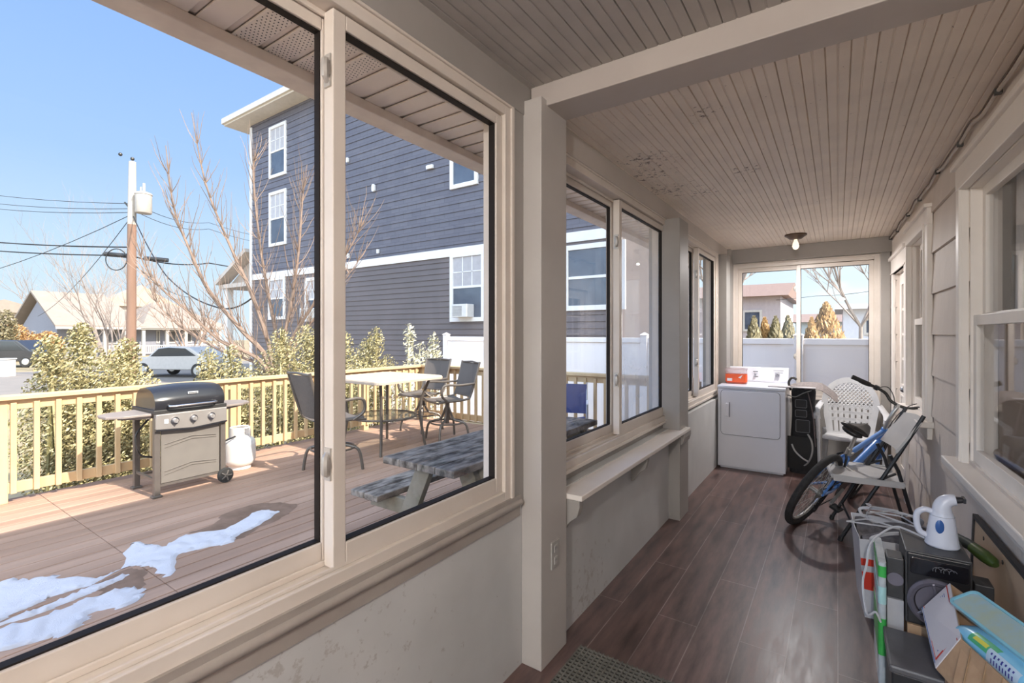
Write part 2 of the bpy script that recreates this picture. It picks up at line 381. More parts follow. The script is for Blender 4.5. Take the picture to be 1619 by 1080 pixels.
w4 = slider(4, (-1.06, 6.40, .70), 0, 1.425, 1.575, .69, latches=(.3, .8))
# ---- house wall on the right; local frame: x runs from the far corner towards the camera, y into the house
RW = Tr(.47, 6.4, 0) @ Rz(-PI/2+.0237)
def rw(b_=None): return B(RW)
def U(y): return (6.4-y)*1.0003
NW0, NW1, NZ0, NZ1 = U(3.27), U(2.12), .80, 2.18          # near window opening
FW0, FW1, FZ0, FZ1 = U(5.08), U(4.31), .86, 2.17          # far window opening
DR0, DR1 = U(6.08), U(5.30)                               # door opening
cuts = [(0, DR0, None), (DR0, DR1, (0, 2.03)), (DR1, FW0, None), (FW0, FW1, (FZ0, FZ1)), (FW1, NW0, None), (NW0, NW1, (NZ0, NZ1)), (NW1, 8.6, None)]
b = rw()
for (u0, u1, hole) in cuts:
    if hole is None: b.box((u0, .012, 0), (u1, .12, 2.52))
    else:
        if hole[0] > 0: b.box((u0, .012, 0), (u1, .12, hole[0]))
        b.box((u0, .012, hole[1]), (u1, .12, 2.52))
# courses of wide shingle siding, each lapping the one below
zk = 1.425-.27*6
while zk < 2.45:
    z0, z1 = max(zk, .0), min(zk+.27, 2.45)
    if z1 > 0:
        for (u0, u1, hole) in cuts:
            segs = [(z0, z1)]
            if hole: segs = [(z0, min(z1, hole[0])), (max(z0, hole[1]), z1)]
            for (a, c) in segs:
                if c-a > .002:
                    f0 = -.006+.014*(a-zk)/.27; f1 = -.006+.014*(c-zk)/.27
                    a = a+.006 if a == zk else a
                    b.add([(u0, -.004+f0, a), (u1, -.004+f0, a), (u1, .013, a), (u0, .013, a), (u0, -.004+f1, c), (u1, -.004+f1, c), (u1, .013, c), (u0, .013, c)],
                          [(0,3,2,1),(4,5,6,7),(0,1,5,4),(1,2,6,5),(2,3,7,6),(3,0,4,7)])
    zk += .27
shing = mat('shingle_siding', (.74, .655, .585), (.68, .60, .535), rough=.6, scale=5, stretch=(1, 1, .4), bump=.2, bscale=60)
struct(b.build('wall_right', shing, fix=True))
def dh_window(n, u0, u1, z0, z1, shade):
    r = thing('window_%d' % n, None, None, (.47, 6.4, 0), -PI/2+.0237, kind='structure')
    b = B(); cw = .115
    b.box((u0-cw, -.03, z0-.02), (u0+.002, .0, z1+.0)); b.box((u1-.002, -.03, z0-.02), (u1+cw, .0, z1+.0)); b.box((u0-cw, -.032, z1), (u1+cw, .0, z1+.11)); b.box((u0-cw-.02, -.05, z1+.11), (u1+cw+.02, .0, z1+.135))
    b.box((u0-cw, -.03, z0-.13), (u1+cw, .0, z0-.045))
    b.box((u0-.02, -.04, z0-.01), (u0+.001, -.002, z1-.01)); b.box((u1-.001, -.04, z0-.01), (u1+.02, -.002, z1-.01)); b.box((u0-.021, -.041, z1-.014), (u1+.021, -.001, z1+.02))
    b.build('window_casing', trim_w, r, bevel=.003)
    b = B(); b.box((u0-cw-.03, -.085, z0-.05), (u1+cw+.03, .10, z0-.012)); b.build('window_sill', trim_w, r, bevel=.006)
    zm = (z0+z1)/2+.02
    b = B(); b.frame(u0, u1, z0-.012, z1-.002, .018, .002, .1); b.build('window_frame', trim_w, r)
    b = B(); b.frame(u0+.018, u1-.018, zm-.02, z1-.018, .05, .045, .075); s1 = b.build('sash', trim_w, r, bevel=.003)
    b = B(); b.frame(u0+.018, u1-.018, z0, zm+.02, .05, .012, .042, tb=.07); s2 = b.build('sash', trim_w, r, bevel=.003)
    b = B(); b.box((u0+.06, .058, zm+.02), (u1-.06, .062, z1-.06)); b.build('pane', glass, s1)
    b = B(); b.box((u0+.06, .025, z0+.06), (u1-.06, .029, zm-.02)); b.build('pane', glass, s2)
    # dark room behind, roller shade and curtain
    b = B(); b.box((u0-.3, .9, z0-.3), (u1+.3, .93, z1+.3)); b.box((u0-.3, .13, z0-.3), (u0-.27, .9, z1+.3)); b.box((u1+.27, .13, z0-.3), (u1+.3, .9, z1+.3)); b.box((u0-.3, .13, z1+.27), (u1+.3, .9, z1+.3)); b.box((u0-.3, .13, z0-.3), (u1+.3, .9, z0-.27))
    b.build('room_lining', mat('room_brown', (.34, .26, .20), (.28, .21, .16), rough=.8), r)
    if shade:
        b = B(); b.box((u0+.03, .10, z0+.02), (u1-.03, .104, zm+.01)); b.tube([(u0+.03, .1, z0+.06), (u1-.03, .1, z0+.06)], .02, 8)
        b.build('window_shade', mat('shade_cloth', (.42, .33, .26), (.36, .28, .22), rough=.8, scale=2, stretch=(1, 1, .3)), r, smooth=True)
        b = B()
        def cur(u, v): return (u0+.06+u*.2+.02*v, .16+.02*math.sin(u*26), zm-.05+v*(z1-zm+.05))
        b.grid(cur, 40, 2, .004); b.build('curtain', mat('sheer_curtain', (.7, .7, .72), rough=.9), r, smooth=True)
    return r
dh_window(5, NW0, NW1, NZ0, NZ1, True)
dh_window(6, FW0, FW1, FZ0, FZ1, False)
# door with glazed lites
d = thing('door_1', None, None, (.47, 6.4, 0), -PI/2+.0237, kind='structure')
b = B(); b.box((DR0-.10, -.028, 0), (DR0, .0, 2.03)); b.box((DR1, -.028, 0), (DR1+.10, .0, 2.03)); b.box((DR0-.10, -.03, 2.03), (DR1+.10, .0, 2.17)); b.box((DR0-.12, -.05, 2.17), (DR1+.12, .0, 2.2)); b.box((DR0-.1, -.035, 2.03), (DR1+.1, 0, 2.045))
b.box((DR0-.10, -.02, 2.2), (DR1+.10, .0, 2.38))
b.build('door_casing', trim_w, d, bevel=.003)
b = B(); z = [.95, 1.19, 1.43, 1.67, 1.91]
b.box((DR0, .03, .0), (DR1, .07, .95)); b.box((DR0, .03, 1.91), (DR1, .07, 2.03)); b.box((DR0, .03, .95), (DR0+.11, .07, 1.91)); b.box((DR1-.11, .03, .95), (DR1, .07, 1.91))
for zz in z[1:-1]: b.box((DR0+.11, .038, zz-.012), (DR1-.11, .062, zz+.012))
for uu in (DR0+.11+(DR1-DR0-.22)/3, DR0+.11+(DR1-DR0-.22)*2/3): b.box((uu-.012, .038, .95), (uu+.012, .062, 1.91))
b.frame(DR0+.12, DR1-.12, .15, .85, .02, .022, .03)
dl = b.build('door_leaf', trim_w, d, bevel=.003)
b = B(); b.box((DR0+.11, .048, .95), (DR1-.11, .052, 1.91)); b.build('pane', glass, dl)
b = B(); b.ball((DR1-.06, -.02, .95), .028); b.cyl((DR1-.06, .03, .95), (DR1-.06, -.02, .95), .011); b.build('door_knob', chrome, dl, smooth=True)
b = B(); b.box((DR0-.1, .5, 0), (DR1+.1, .52, 2.1)); b.box((DR0-.1, .12, 0), (DR0-.08, .5, 2.1)); b.box((DR1+.08, .12, 0), (DR1+.1, .5, 2.1)); b.box((DR0-.1, .12, 2.08), (DR1+.1, .5, 2.1)); b.build('room_lining', MATS['room_brown'], d)
# front end of the porch behind the camera: parapet and open window
b = B(); b.box((-1.14, -2.2, 0), (.7, -2.1, .35)); b.box((-1.14, -2.2, 2.42), (.7, -2.1, 2.6)); struct(b.build('wall_front', plaster))
# porch roof, soffit and the house above
b = B(); b.box((-1.66, -3.0, 2.66), (.8, 6.9, 2.78)); struct(b.build('roof_1', mat('roof_felt', (.2, .18, .17), rough=.9)))
house = B(); house.box((.75, -6.0, -.5), (7.0, 8.0, 4.75)); 
hs = house.build('wall_house', mat('house_body', (.5, .46, .42), rough=.7)); struct(hs)
b = B()
spf = mat('soffit_vinyl', (.93, .83, .74), (.87, .77, .68), rough=.45, scale=3)
ys = -2.95; k = 0
while ys < 6.9:
    b.box((-1.70, ys+.012, 2.452), (-1.27, ys+.098, 2.46)); b.box((-1.70, ys-.012, 2.462), (-1.27, ys+.012, 2.47)); ys += .11
struct(b.build('trim_8', spf, bevel=.002))
b = B()                                              # perforated panels: rows of dark punched holes
for yy in (.72, .83, .94, 1.05):
    pass
def holes():
    bb = B()
    for k in range(4):
        y0 = -2.95+.11*34+.11*k
        for i in range(6):
            for j in range(24):
                x = -1.685+j*.0165; y = y0+.022+i*.0125+(.006 if j % 2 else 0)
                bb.cyl((x, y, 2.4512), (x, y, 2.4525), .0024, n=6)
    return bb
o = holes().build('trim_9', dark_m); struct(o)
b = B(); b.box((-1.80, -3.0, 2.41), (-1.69, 6.9, 2.452)); b.box((-1.80, -3.0, 2.452), (-1.775, 6.9, 2.64)); struct(b.build('trim_10', mat('fascia_paint', (.84, .74, .65), (.70, .60, .53), rough=.5, scale=6), bevel=.004))
b = B(); b.box((-1.774, -3.0, 2.47), (-1.27, 6.9, 2.66)); struct(b.build('roof_2', spf))
# ---- outlet, cable, lamp, mat
o = thing('wall_outlet', 'grey wall outlet plate low on the pillar between first and second window', 'outlet', (-1.04, 1.86, .46), PI/2)
b = B(); b.box((-.035, -.006, -.06), (.035, 0, .06)); b.build('cover_plate', mat('outlet_grey', (.45, .43, .40), rough=.4), o, bevel=.002)
for dz in (-.026, .026):
    b = B(); b.box((-.014, -.009, dz-.016), (.014, -.005, dz+.016)); s = b.build('socket', mat('outlet_face', (.52, .5, .47), rough=.4), o, bevel=.002)
    b = B(); b.box((-.007, -.0095, dz-.002), (-.005, -.0088, dz+.008)); b.box((.005, -.0095, dz-.002), (.007, -.0088, dz+.008)); b.build('slot', black_p, s)
lp = at_z(1258, 371, 2.45)
L_ = thing('ceiling_light', 'round dark ceiling light base with one bare bulb near the end window', 'ceiling light', (lp.x, lp.y, 2.45))
b = B(); b.lathe([(.02, -.05), (.055, -.045), (.085, -.02), (.10, -.012), (.10, 0)], 28); b.build('lamp_base', mat('bronze', (.10, .065, .045), rough=.4, metal=.7), L_, smooth=True)
b = B(); b.lathe([(.004, -.155), (.022, -.145), (.032, -.12), (.027, -.09), (.016, -.065), (.015, -.045)], 20)
bm_, nt_, bs_ = _nt('bulb_glass'); bs_.inputs['Base Color'].default_value = (.9, .85, .8, 1); bs_.inputs['Emission Color'].default_value = (1, .82, .62, 1); bs_.inputs['Emission Strength'].default_value = 0.6; bs_.inputs['Roughness'].default_value = .2
b.build('bulb', bm_, L_, smooth=True)
cab = thing('ceiling_cable', 'white cable looping along the top of the right-hand siding wall', 'cable')
P = []; y = 6.3; i = 0
while y > 1.9:
    P.append((rwx(y)-.022-.006*(i % 2), y, 2.425-(.022 if i % 2 else 0)+.008*math.sin(i*1.7))); y -= .2; i += 1
b = B(); b.tube(smooth_path(P, 5), .008, 6); b.build('cord', mat('cable_white', (.5, .44, .39), rough=.5), cab, smooth=True)
b = B(); b.tube(smooth_path([(p[0]-.008, p[1], p[2]+.012) for p in P], 5), .004, 6); b.build('cord', mat('cable_brown', (.16, .11, .08), rough=.6), cab, smooth=True, label='thin brown cord')
for q in P[::3]:
    b = B(); b.cb((q[0], q[1], q[2]), (.024, .018, .03)); b.build('clip', dark_m, cab, bevel=.002)
mt = thing('floor_mat', 'dark rubber grid drainage mat on the floor by the pillar', 'mat', (0, 0, 0))
b = B(); x0, x1, y0, y1 = -.975, -.10, .9, 1.99
k = 0; x = x0
while x <= x1: b.box((x, y0, .002), (x+.006, y1, .012)); x += .022
y = y0
while y <= y1: b.box((x0, y, .002), (x1, y+.006, .011)); y += .022
b.build('rubber_grid', mat('mat_rubber', (.17, .165, .145), (.12, .115, .10), rough=.8, scale=14), mt)
b = B(); b.box((x0, y0, .0005), (x1, y1, .003)); b.build('mat_backing', mat('mat_backing', (.03, .03, .028), rough=.9), mt)
# ================================================================== THINGS ON THE PORCH
enamel = mat('white_enamel', (.74, .75, .80), (.71, .72, .77), rough=.25, scale=2)
dg = mat('seam_grey', (.22, .23, .27), rough=.5)
dr = thing('clothes_dryer', 'white front-loading clothes dryer in the corner under the end window', 'dryer', (-1.068, 5.50, 0), math.radians(1.0))
Wd, Dd, Hd = .635, .68, .885
b = B(); b.box((0, 0, .02), (Wd, Dd, Hd-.035)); b.box((.02, .02, 0), (Wd-.02, Dd-.02, .03)); b.build('body', enamel, dr, bevel=.008)
b = B(); b.box((-.003, -.008, Hd-.033), (Wd+.003, Dd, Hd)); b.build('top_panel', enamel, dr, bevel=.01, seg=3)
b = B(); b.prism([(0, 0), (.10, 0), (.10, .165), (.045, .165), (.0, .02)], Wd-.01, Tr(.005, Dd-.11, Hd) @ Matrix(((0, 0, 1, 0), (1, 0, 0, 0), (0, 1, 0, 0), (0, 0, 0, 1)))); cs_ = b.build('console', enamel, dr, bevel=.006)
for (u, r_, nm) in ((.52, .024, 'knob'), (.30, .013, 'knob')):
    b = B(); b.cyl((u, Dd-.10, Hd+.09), (u, Dd-.125, Hd+.083), r_, r_*.85, 20); k_ = b.build(nm, mat('knob_grey', (.35, .36, .4), rough=.4), cs_, smooth=True)
for c_, d_ in (((.30, Dd-.094, Hd+.118), (.05, .006, .008)), ((.31, Dd-.100, Hd+.062), (.035, .004, .004)), ((.53, Dd-.090, Hd+.135), (.10, .003, .004))):
    b = B(); b.cb(c_, d_); b.build('marking', black_p, cs_)
XZ = Matrix(((1, 0, 0, 0), (0, 0, 1, 0), (0, 1, 0, 0), (0, 0, 0, 1)))       # local XY plate -> XZ, extruded along +Y
def plate(bb, poly, y0, h): return bb.prism(poly, h, Tr(0, y0, 0) @ XZ)
b = B(); plate(b, rrect(.035, .365, Wd-.05, .835, .035), -.014, .016); do = b.build('door', enamel, dr, bevel=.004)
b = B(); b.ring(rrect(.030, .36, Wd-.045, .84, .038), rrect(.036, .366, Wd-.051, .834, .034), .006, Tr(0, -.006, 0) @ XZ); b.build('seam', dg, do)
b = B(); plate(b, rrect(.082, .56, .115, .70, .012), -.035, .024); b.build('door_handle', enamel, do, bevel=.004)
b = B(); plate(b, rrect(.115, .55, .123, .71, .003), -.018, .006); b.build('handle_strip', dg, do)  # dark strip along the right edge of the handle
# detergent tub
tb = thing('detergent_tub', 'clear plastic tub of orange laundry pods on the dryer, left end', 'detergent tub', (-1.03, 5.70, Hd+.001), math.radians(4))
orange = mat('orange_label', (.85, .12, .03), (.8, .10, .02), rough=.4)
clear_p = glass_mat('clear_plastic', tint=(.9, .9, .92), haze=.35, hazec=(.9, .85, .85))
b = B(); b.prism(rrect(0, 0, .215, .12, .03), .15); b.build('tub', clear_p, tb, smooth=True)
b = B(); b.prism(rrect(.008, .008, .207, .112, .026), .095, Tr(0, 0, .004)); b.build('pods', orange, tb, smooth=True)
b = B(); b.prism(rrect(-.003, -.003, .218, .123, .032), .018, Tr(0, 0, .15)); b.build('lid', clear_p, tb, smooth=True, bevel=.004)
b = B(); b.ring(rrect(-.001, -.001, .216, .121, .031), rrect(.0005, .0005, .2145, .1195, .0295), .085, Tr(0, 0, .02)); lb_ = b.build('label', orange, tb, smooth=True)
b = B(); b.cb((.045, -.003, .045), (.05, .002, .03)); b.build('label_print', white_p, lb_)
b = B(); b.prism([(.13, .07), (.175, .10), (.155, .06)], .002, Tr(0, -.004, 0) @ XZ); b.build('label_print', white_p, lb_)
# board and woven mat
bd = at_z(1212, 602, Hd+.004)
o = B(); o.box((-.60, 5.58, Hd+.002), (-.18, 5.72, Hd+.012)); tag(o.build('thin_board', mat('board_grey', (.5, .47, .47), rough=.5), bevel=.003), 'thin grey board lying over the right edge of the dryer', 'board')
def wv(u, v):
    x = -.40+u*.40; z = .905+.028*math.sin(min(1, u*1.4)*PI*.75)-.17*max(0, u-.66)**1.3*2.6
    return (x, 5.60+v*.26+.03*math.sin(u*5), z-.05*(1-v)**2*min(1, u*3))
o = B(); o.grid(wv, 30, 12, .004)
wm = brick_mat('woven_grey', (.40, .35, .32), (.30, .26, .25), (.14, .12, .12), .02, .012, .002, axes='xy', rough=.9, bump=.6)
tag(o.build('woven_mat', wm, smooth=True), 'grey woven mat draped from the dryer top over the black bag', 'mat')
# tall black bag
bg = thing('golf_bag', 'tall black fabric bag with grey piping squeezed between dryer and white chair', 'bag', (-.42, 5.70, 0))
def bagf(u, v):
    a = 2*PI*u; w, dpt = .115+.012*math.sin(v*5+1), .14+.01*math.sin(v*7)
    cx = .125; s_e = lambda q: math.copysign(abs(q)**.55, q)
    t_ = 1 if v < .97 else .85
    return (cx+w*s_e(math.cos(a))*t_, .15+dpt*s_e(math.sin(a))*t_, v*.87)
b = B(); b.grid(bagf, 40, 24); b.add([bagf(i/40, 0) for i in range(40)], [tuple(range(40))]); b.add([bagf(i/40, 1) for i in range(40)], [tuple(range(40))])
b.build('bag_body', black_f, bg, smooth=True)
pipe = mat('grey_piping', (.22, .22, .23), rough=.7)
for (x0, x1, z0, z1) in ((.06, .16, .68, .76), (.06, .16, .585, .655), (.065, .185, .43, .555)):
    b = B(); plate(b, rrect(x0, z0, x1, z1, .012), -.006, .02); s = b.build('pocket', mat('bag_charcoal', (.035, .035, .036), rough=.8), bg, smooth=True)
    b = B(); b.tube([(x, -.008, z) for x, z in rrect(x0, z0, x1, z1, .012)], .003, 5, closed=True); b.build('piping', pipe, s, smooth=True)
b = B()
def bp(u, v):
    a = PI*(u-.5)*1.1; return (.12+.13*math.sin(a), -.035*math.cos(a)*math.sin(PI*v)-.002, .05+v*.33)
b.grid(bp, 16, 12, .004); lowp = b.build('pocket', mat('bag_charcoal2', (.03, .03, .03), rough=.85), bg, smooth=True)
b = B(); b.tube(smooth_path([(.03, -.02, .30), (.06, -.05, .24), (.12, -.055, .18), (.17, -.05, .15)]), .008, 6); b.build('zip_cord', mat('rope_white', (.6, .6, .58), rough=.8), lowp, smooth=True)
strap = mat('strap_grey', (.38, .38, .37), rough=.8)
b = B(); b.tube(smooth_path([(.17, -.03, .42), (.205, -.055, .35), (.21, -.06, .25), (.18, -.055, .15), (.14, -.045, .10)]), .013, 8, flat=.35); b.build('carry_strap', strap, bg, smooth=True)
b = B(); b.tube(smooth_path([(.17, -.02, .84), (.20, -.03, .70), (.22, -.04, .56), (.225, -.03, .45), (.235, -.01, .3)]), .016, 8, flat=.3); b.build('carry_strap', mat('strap_brown', (.2, .15, .15), rough=.8), bg, smooth=True)
b = B(); b.tube(smooth_path([(-.01, .0, .80), (.06, -.03, .79), (.13, -.02, .83), (.2, .0, .86)]), .012, 8, flat=.4); b.build('rim_strap', strap, bg, smooth=True)
b = B(); b.tube(smooth_path([(.02, .0, .85), (.0, .01, .93), (.03, .03, .98), (.07, .03, .96)]), .012, 8); b.build('handle', dark_m, bg, smooth=True)
# white resin chair with pierced back
rc = thing('resin_chair', 'white plastic armchair with a pierced rounded back below the end window', 'chair', (.105, 5.72, 0))
wp = mat('resin_white', (.66, .66, .66), (.6, .6, .61), rough=.45)
b = B()
def seat_f(u, v): return ((u-.5)*.46*(1-.1*v), .02+v*.40, .405-.03*v-.012*math.sin(PI*u)*math.sin(PI*v))
b.grid(seat_f, 12, 12, .012)
b.tube(smooth_path([(-.23, .02, .40), (-.12, .0, .395), (.12, .0, .395), (.23, .02, .40)]), .02, 8); b.build('seat', wp, rc, smooth=True)
bow = lambda u: -.05*math.cos(u*PI*.9)
def bk(x, z): return Vector((x, .43+(z-.4)*.12-.10*(1-math.cos(x*3.4))*1.3, z))
def half_w(z):                      # the back's outline: straight sides, round top
    if z < .70: return .20+.05*(z-.38)/.32
    q = min(1, (z-.70)/.27); return .25*math.sqrt(max(0, 1-q*q))
O = []; I = []
zs = [.36+.34*i/10 for i in range(11)]
O += [(half_w(z), z) for z in zs]+[(.25*math.cos(a*PI/20), .70+.27*math.sin(a*PI/20)) for a in range(1, 20)]+[(-half_w(z), z) for z in zs[::-1]]
I += [(half_w(z)-.055, max(z, .39)) for z in zs]+[(.195*math.cos(a*PI/20), .70+.215*math.sin(a*PI/20)) for a in range(1, 20)]+[(-half_w(z)+.055, max(z, .39)) for z in zs[::-1]]
vs = [bk(*p) for p in O]+[bk(*p) for p in I]; k = len(O)
vs += [p+Vector((0, .014, 0)) for p in vs]
fs = []
for i in range(k):
    j = (i+1) % k; fs += [(i, k+i, k+j, j), (2*k+i, 2*k+j, 3*k+j, 3*k+i), (i, j, 2*k+j, 2*k+i), (k+i, 3*k+i, 3*k+j, k+j)]
b = B(); b.add(vs, fs)
for xi in [-.16+.32*i/7 for i in range(8)]:            # wide staves, narrow slots between
    for z0_, z1_, f0_, f1_ in ((.37, .52, 1.0, 1.08), (.52, .665, 1.08, 1.14)): b.bar(bk(xi*f0_, z0_)+Vector((0, .007, 0)), bk(xi*f1_, z1_)+Vector((0, .007, 0)), .036, .009, up=(0, 1, 0))
for zz in (.385, .53, .60, .665):
    Q_ = [bk(-.2+.4*i/8, zz)+Vector((0, .007, 0)) for i in range(9)]
    for i in range(8): b.bar(Q_[i], Q_[i+1], .010, .036, up=(0, 0, 1))
for k2 in range(-14, 15):                                # crossed lattice, upper half
    for sg in (1, -1):
        seg = []
        for i in range(13):
            z = .655+.26*i/12; x = k2*.034+sg*(z-.655)*.85
            w = .25*math.sqrt(max(0, 1-((z-.70)/.27)**2))-.03 if z > .70 else .21
            if abs(x) < w and z < .93: seg.append(bk(x, z)+Vector((0, .007, 0)))
        if len(seg) > 1: b.tube(seg, .0075, 4)
b.build('backrest', wp, rc, smooth=True)
for sx in (-1, 1):
    b = B(); P = smooth_path([(sx*.245, .46, .70), (sx*.275, .36, .655), (sx*.285, .15, .64), (sx*.28, .0, .625), (sx*.275, -.02, .58)]); b.tube(P, .03, 10, flat=.5); b.build('armrest', wp, rc, smooth=True)
    b = B(); b.tube([(sx*.275, -.02, .62), (sx*.265, .0, .40), (sx*.255, -.02, .0)], [.036, .032, .026], 8, flat=.6); b.build('leg', wp, rc, smooth=True)
    b = B(); b.tube([(sx*.21, .44, .42), (sx*.23, .53, .0)], [.033, .022], 8); b.build('leg', wp, rc, smooth=True)
# ---- bicycle: local x forward, y left, z up, leaning to its right
R0 = at_z(1257, 826); F0 = at_z(1350, 782)
hd = math.atan2(F0.y-R0.y, F0.x-R0.x); LEAN = math.radians(25)
bi = thing('bicycle', 'blue mountain bike leaning toward the house wall behind the folding chair', 'bicycle', (R0.x, R0.y, 0), hd)
bi.rotation_mode = 'QUATERNION'; bi.rotation_quaternion = (Rz(hd) @ Rx(LEAN)).to_quaternion()
rub = mat('tire_rubber', (.022, .021, .021), (.035, .033, .032), rough=.8, scale=30, bump=.4, bscale=120)
blue = mat('bike_blue', (.10, .27, .68), (.09, .25, .62), rough=.3, coat=.5)
alu = mat('brushed_alloy', (.62, .61, .58), rough=.35, metal=.8)
bkb = mat('bike_black', (.018, .018, .018), rough=.45)
Rw = .313; WB = 1.02
def wheel(nm, x, steer=0.0):
    wm_ = Tr(x, 0, Rw) @ Rz(steer)
    b = B(wm_); circ = [(math.cos(2*PI*i/48), 0, math.sin(2*PI*i/48)) for i in range(48)]
    b.tube([(p[0]*(Rw-.026), 0, p[2]*(Rw-.026)) for p in circ], .026, 10, closed=True)
    w = b.build(nm, rub, bi, smooth=True)
    b = B(wm_); b.tube([(p[0]*(Rw-.055), 0, p[2]*(Rw-.055)) for p in circ], .011, 6, closed=True); b.build('rim', alu, w, smooth=True)
    b = B(wm_); b.cyl((0, -.035, 0), (0, .035, 0), .018, n=14); b.cyl((0, -.055, 0), (0, .055, 0), .007, n=8)
    for s in (-1, 1): b.cyl((0, s*.03, 0), (0, s*.034, 0), .026, n=16)
    b.build('hub', alu, w, smooth=True)
    for i in range(28):
        b = B(wm_); a = 2*PI*i/28; a2 = a+(.5 if i % 4 < 2 else -.5); s = .03 if i % 2 else -.03
        b.cyl((.022*math.cos(a2), s, .022*math.sin(a2)), ((Rw-.06)*math.cos(a), 0, (Rw-.06)*math.sin(a)), .0016, n=4); b.build('spoke', alu, w)
    return w
ST = math.radians(8)
wheel('rear_wheel', 0); 
wf = wheel('front_wheel', WB, ST)
hub_r = (0, 0, Rw); hub_f = (WB, 0, Rw); bb_ = (.41, 0, .275); st_t = (.27, 0, .60); ht_b = (.85, 0, .61); ht_t = (.81, 0, .745)
b = B(); b.tube([bb_, ht_b], .026, 12); b.tube([(.275, 0, .575), (.815, 0, .715)], .019, 10); b.tube([bb_, st_t], .018, 10); b.tube([ht_b, ht_t], .022, 12)
for s in (-1, 1):
    b.tube([(.38, s*.025, .275), (.2, s*.05, .29), (0, s*.06, Rw)], .010, 8); b.tube([(.285, s*.02, .56), (.18, s*.045, .47), (0, s*.06, Rw)], .009, 8)
b.cyl((.41, -.035, .275), (.41, .035, .275), .024, n=14); b.build('frame', blue, bi, smooth=True)
b = B()
for s in (-1, 1): b.tube([(.865, s*.05, .56), (.90, s*.052, .47), (.99, s*.052, Rw+.06), (WB, s*.055, Rw)], [.017, .017, .013, .010], 8)
b.tube([(.865, -.05, .56), (.855, 0, .60), (.865, .05, .56)], .017, 8); b.build('fork', blue, bi, smooth=True)
b = B(); b.tube([ht_t, (.785, 0, .83)], .014, 10); b.tube([(.785, 0, .83), (.775, 0, .90), (.81, 0, .965)], .014, 10); b.build('stem', alu, bi, smooth=True)
b = B(Tr(.81, 0, .965) @ Rz(ST)); P = smooth_path([(-.09, .34, .075), (-.045, .22, .065), (0, .12, .045), (.0, .05, 0), (0, -.05, 0), (0, -.12, .045), (-.045, -.22, .065), (-.09, -.34, .075)]); b.tube(P, .0115, 10)
hb = b.build('handlebar', dark_m, bi, smooth=True)
for s in (-1, 1):
    mm = Tr(.81, 0, .965) @ Rz(ST)
    b = B(mm); b.tube([(-.048, s*.225, .066), (-.093, s*.35, .076)], [.017, .018], 12); b.build('grip', rub, hb, smooth=True)
    b = B(mm); b.tube(smooth_path([(-.02, s*.17, .06), (.015, s*.19, .05), (-.0, s*.25, .04), (-.02, s*.30, .045)]), .006, 6); b.cb((-.02, s*.18, .058), (.03, .03, .035)); b.build('brake_lever', bkb, hb, smooth=True)
    b = B(); b.tube(smooth_path([mm @ Vector((.01, s*.18, .05)), mm @ Vector((.10, s*.12, .07)), mm @ Vector((.12, s*.03, -.05)), (.86, 0, .66)]), .0035, 5); b.build('brake_cable', bkb, hb, smooth=True)
b = B(); b.tube([st_t, (.215, 0, .79)], .013, 10); b.build('seat_post', alu, bi, smooth=True)
def sad(u, v):
    e = min(1, math.sin(PI*min(max(u, .001), .999))*3)**.5
    x = -.13+.28*u; w = (.082*(1-u)**.8+.020)*e; a = v*2*PI; c_a = math.cos(a)
    return (.205+x, w*math.sin(a), .812+(.030 if c_a > 0 else .018)*c_a*e+.022*(1-u)**3+.008*u)
b = B(); b.grid(sad, 18, 12, .006); b.ball((.095, 0, .81), (.04, .07, .025)); sd_ = b.build('saddle', mat('saddle_black', (.02, .018, .017), rough=.4), bi, smooth=True)
b = B()
for s in (-1, 1): b.tube(smooth_path([(.10, s*.04, .79), (.18, s*.025, .78), (.28, s*.022, .78), (.34, s*.015, .805)]), .0035, 5)
b.build('saddle_rail', alu, sd_, smooth=True)
b = B(); b.lathe([(.03, -.002), (.088, -.002), (.088, .002), (.03, .002)], 36, Tr(.41, -.05, .275) @ Rx(PI/2)); b.lathe([(.02, -.002), (.065, -.002), (.065, .002), (.02, .002)], 30, Tr(.41, -.044, .275) @ Rx(PI/2)); cr_ = b.build('crankset', dark_m, bi, smooth=True)
b = B(); b.bar((.41, -.06, .275), (.29, -.065, .16), .014, .022, up=(0, 1, 0)); b.bar((.41, .05, .275), (.53, .055, .39), .014, .022, up=(0, 1, 0)); b.build('crank_arm', alu, cr_, bevel=.003)
for (x, y, z) in ((.29, -.11, .16), (.53, .10, .39)):
    b = B(); b.cb((x, y, z), (.09, .07, .02)); b.build('pedal', bkb, cr_, bevel=.004)
b = B(); b.tube([(.0, -.05, Rw+.045), (.41, -.05, .275+.085)], .004, 5); b.tube([(.0, -.05, Rw-.10), (.03, -.05, Rw-.14), (.41, -.05, .275-.085)], .004, 5); b.build('chain', dark_m, bi)
b = B()
for i in range(6): b.cyl((0, -.036-.004*i, Rw), (0, -.038-.004*i, Rw), .05-.006*i, n=20)
b.build('cassette', alu, bi)
b = B(); b.bar((.01, -.065, Rw-.03), (.03, -.06, Rw-.13), .014, .03, up=(1, 0, 0)); b.cyl((.03, -.055, Rw-.14), (.03, -.065, Rw-.14), .022, n=12); b.cyl((.015, -.055, Rw-.07), (.015, -.065, Rw-.07), .02, n=12); b.build('derailleur', bkb, bi)
b = B()
for s in (-1, 1): b.tube([(.20, s*.045, .50), (.185, s*.03, .585), (.19, s*.01, .61)], .008, 6)
b.build('rear_brake', bkb, bi, smooth=True)
b = B()
for s in (-1, 1): b.tube([(.905, s*.05, .53), (.90, s*.035, .63), (.89, s*.01, .65)], .008, 6)
b.build('front_brake', bkb, bi, smooth=True)
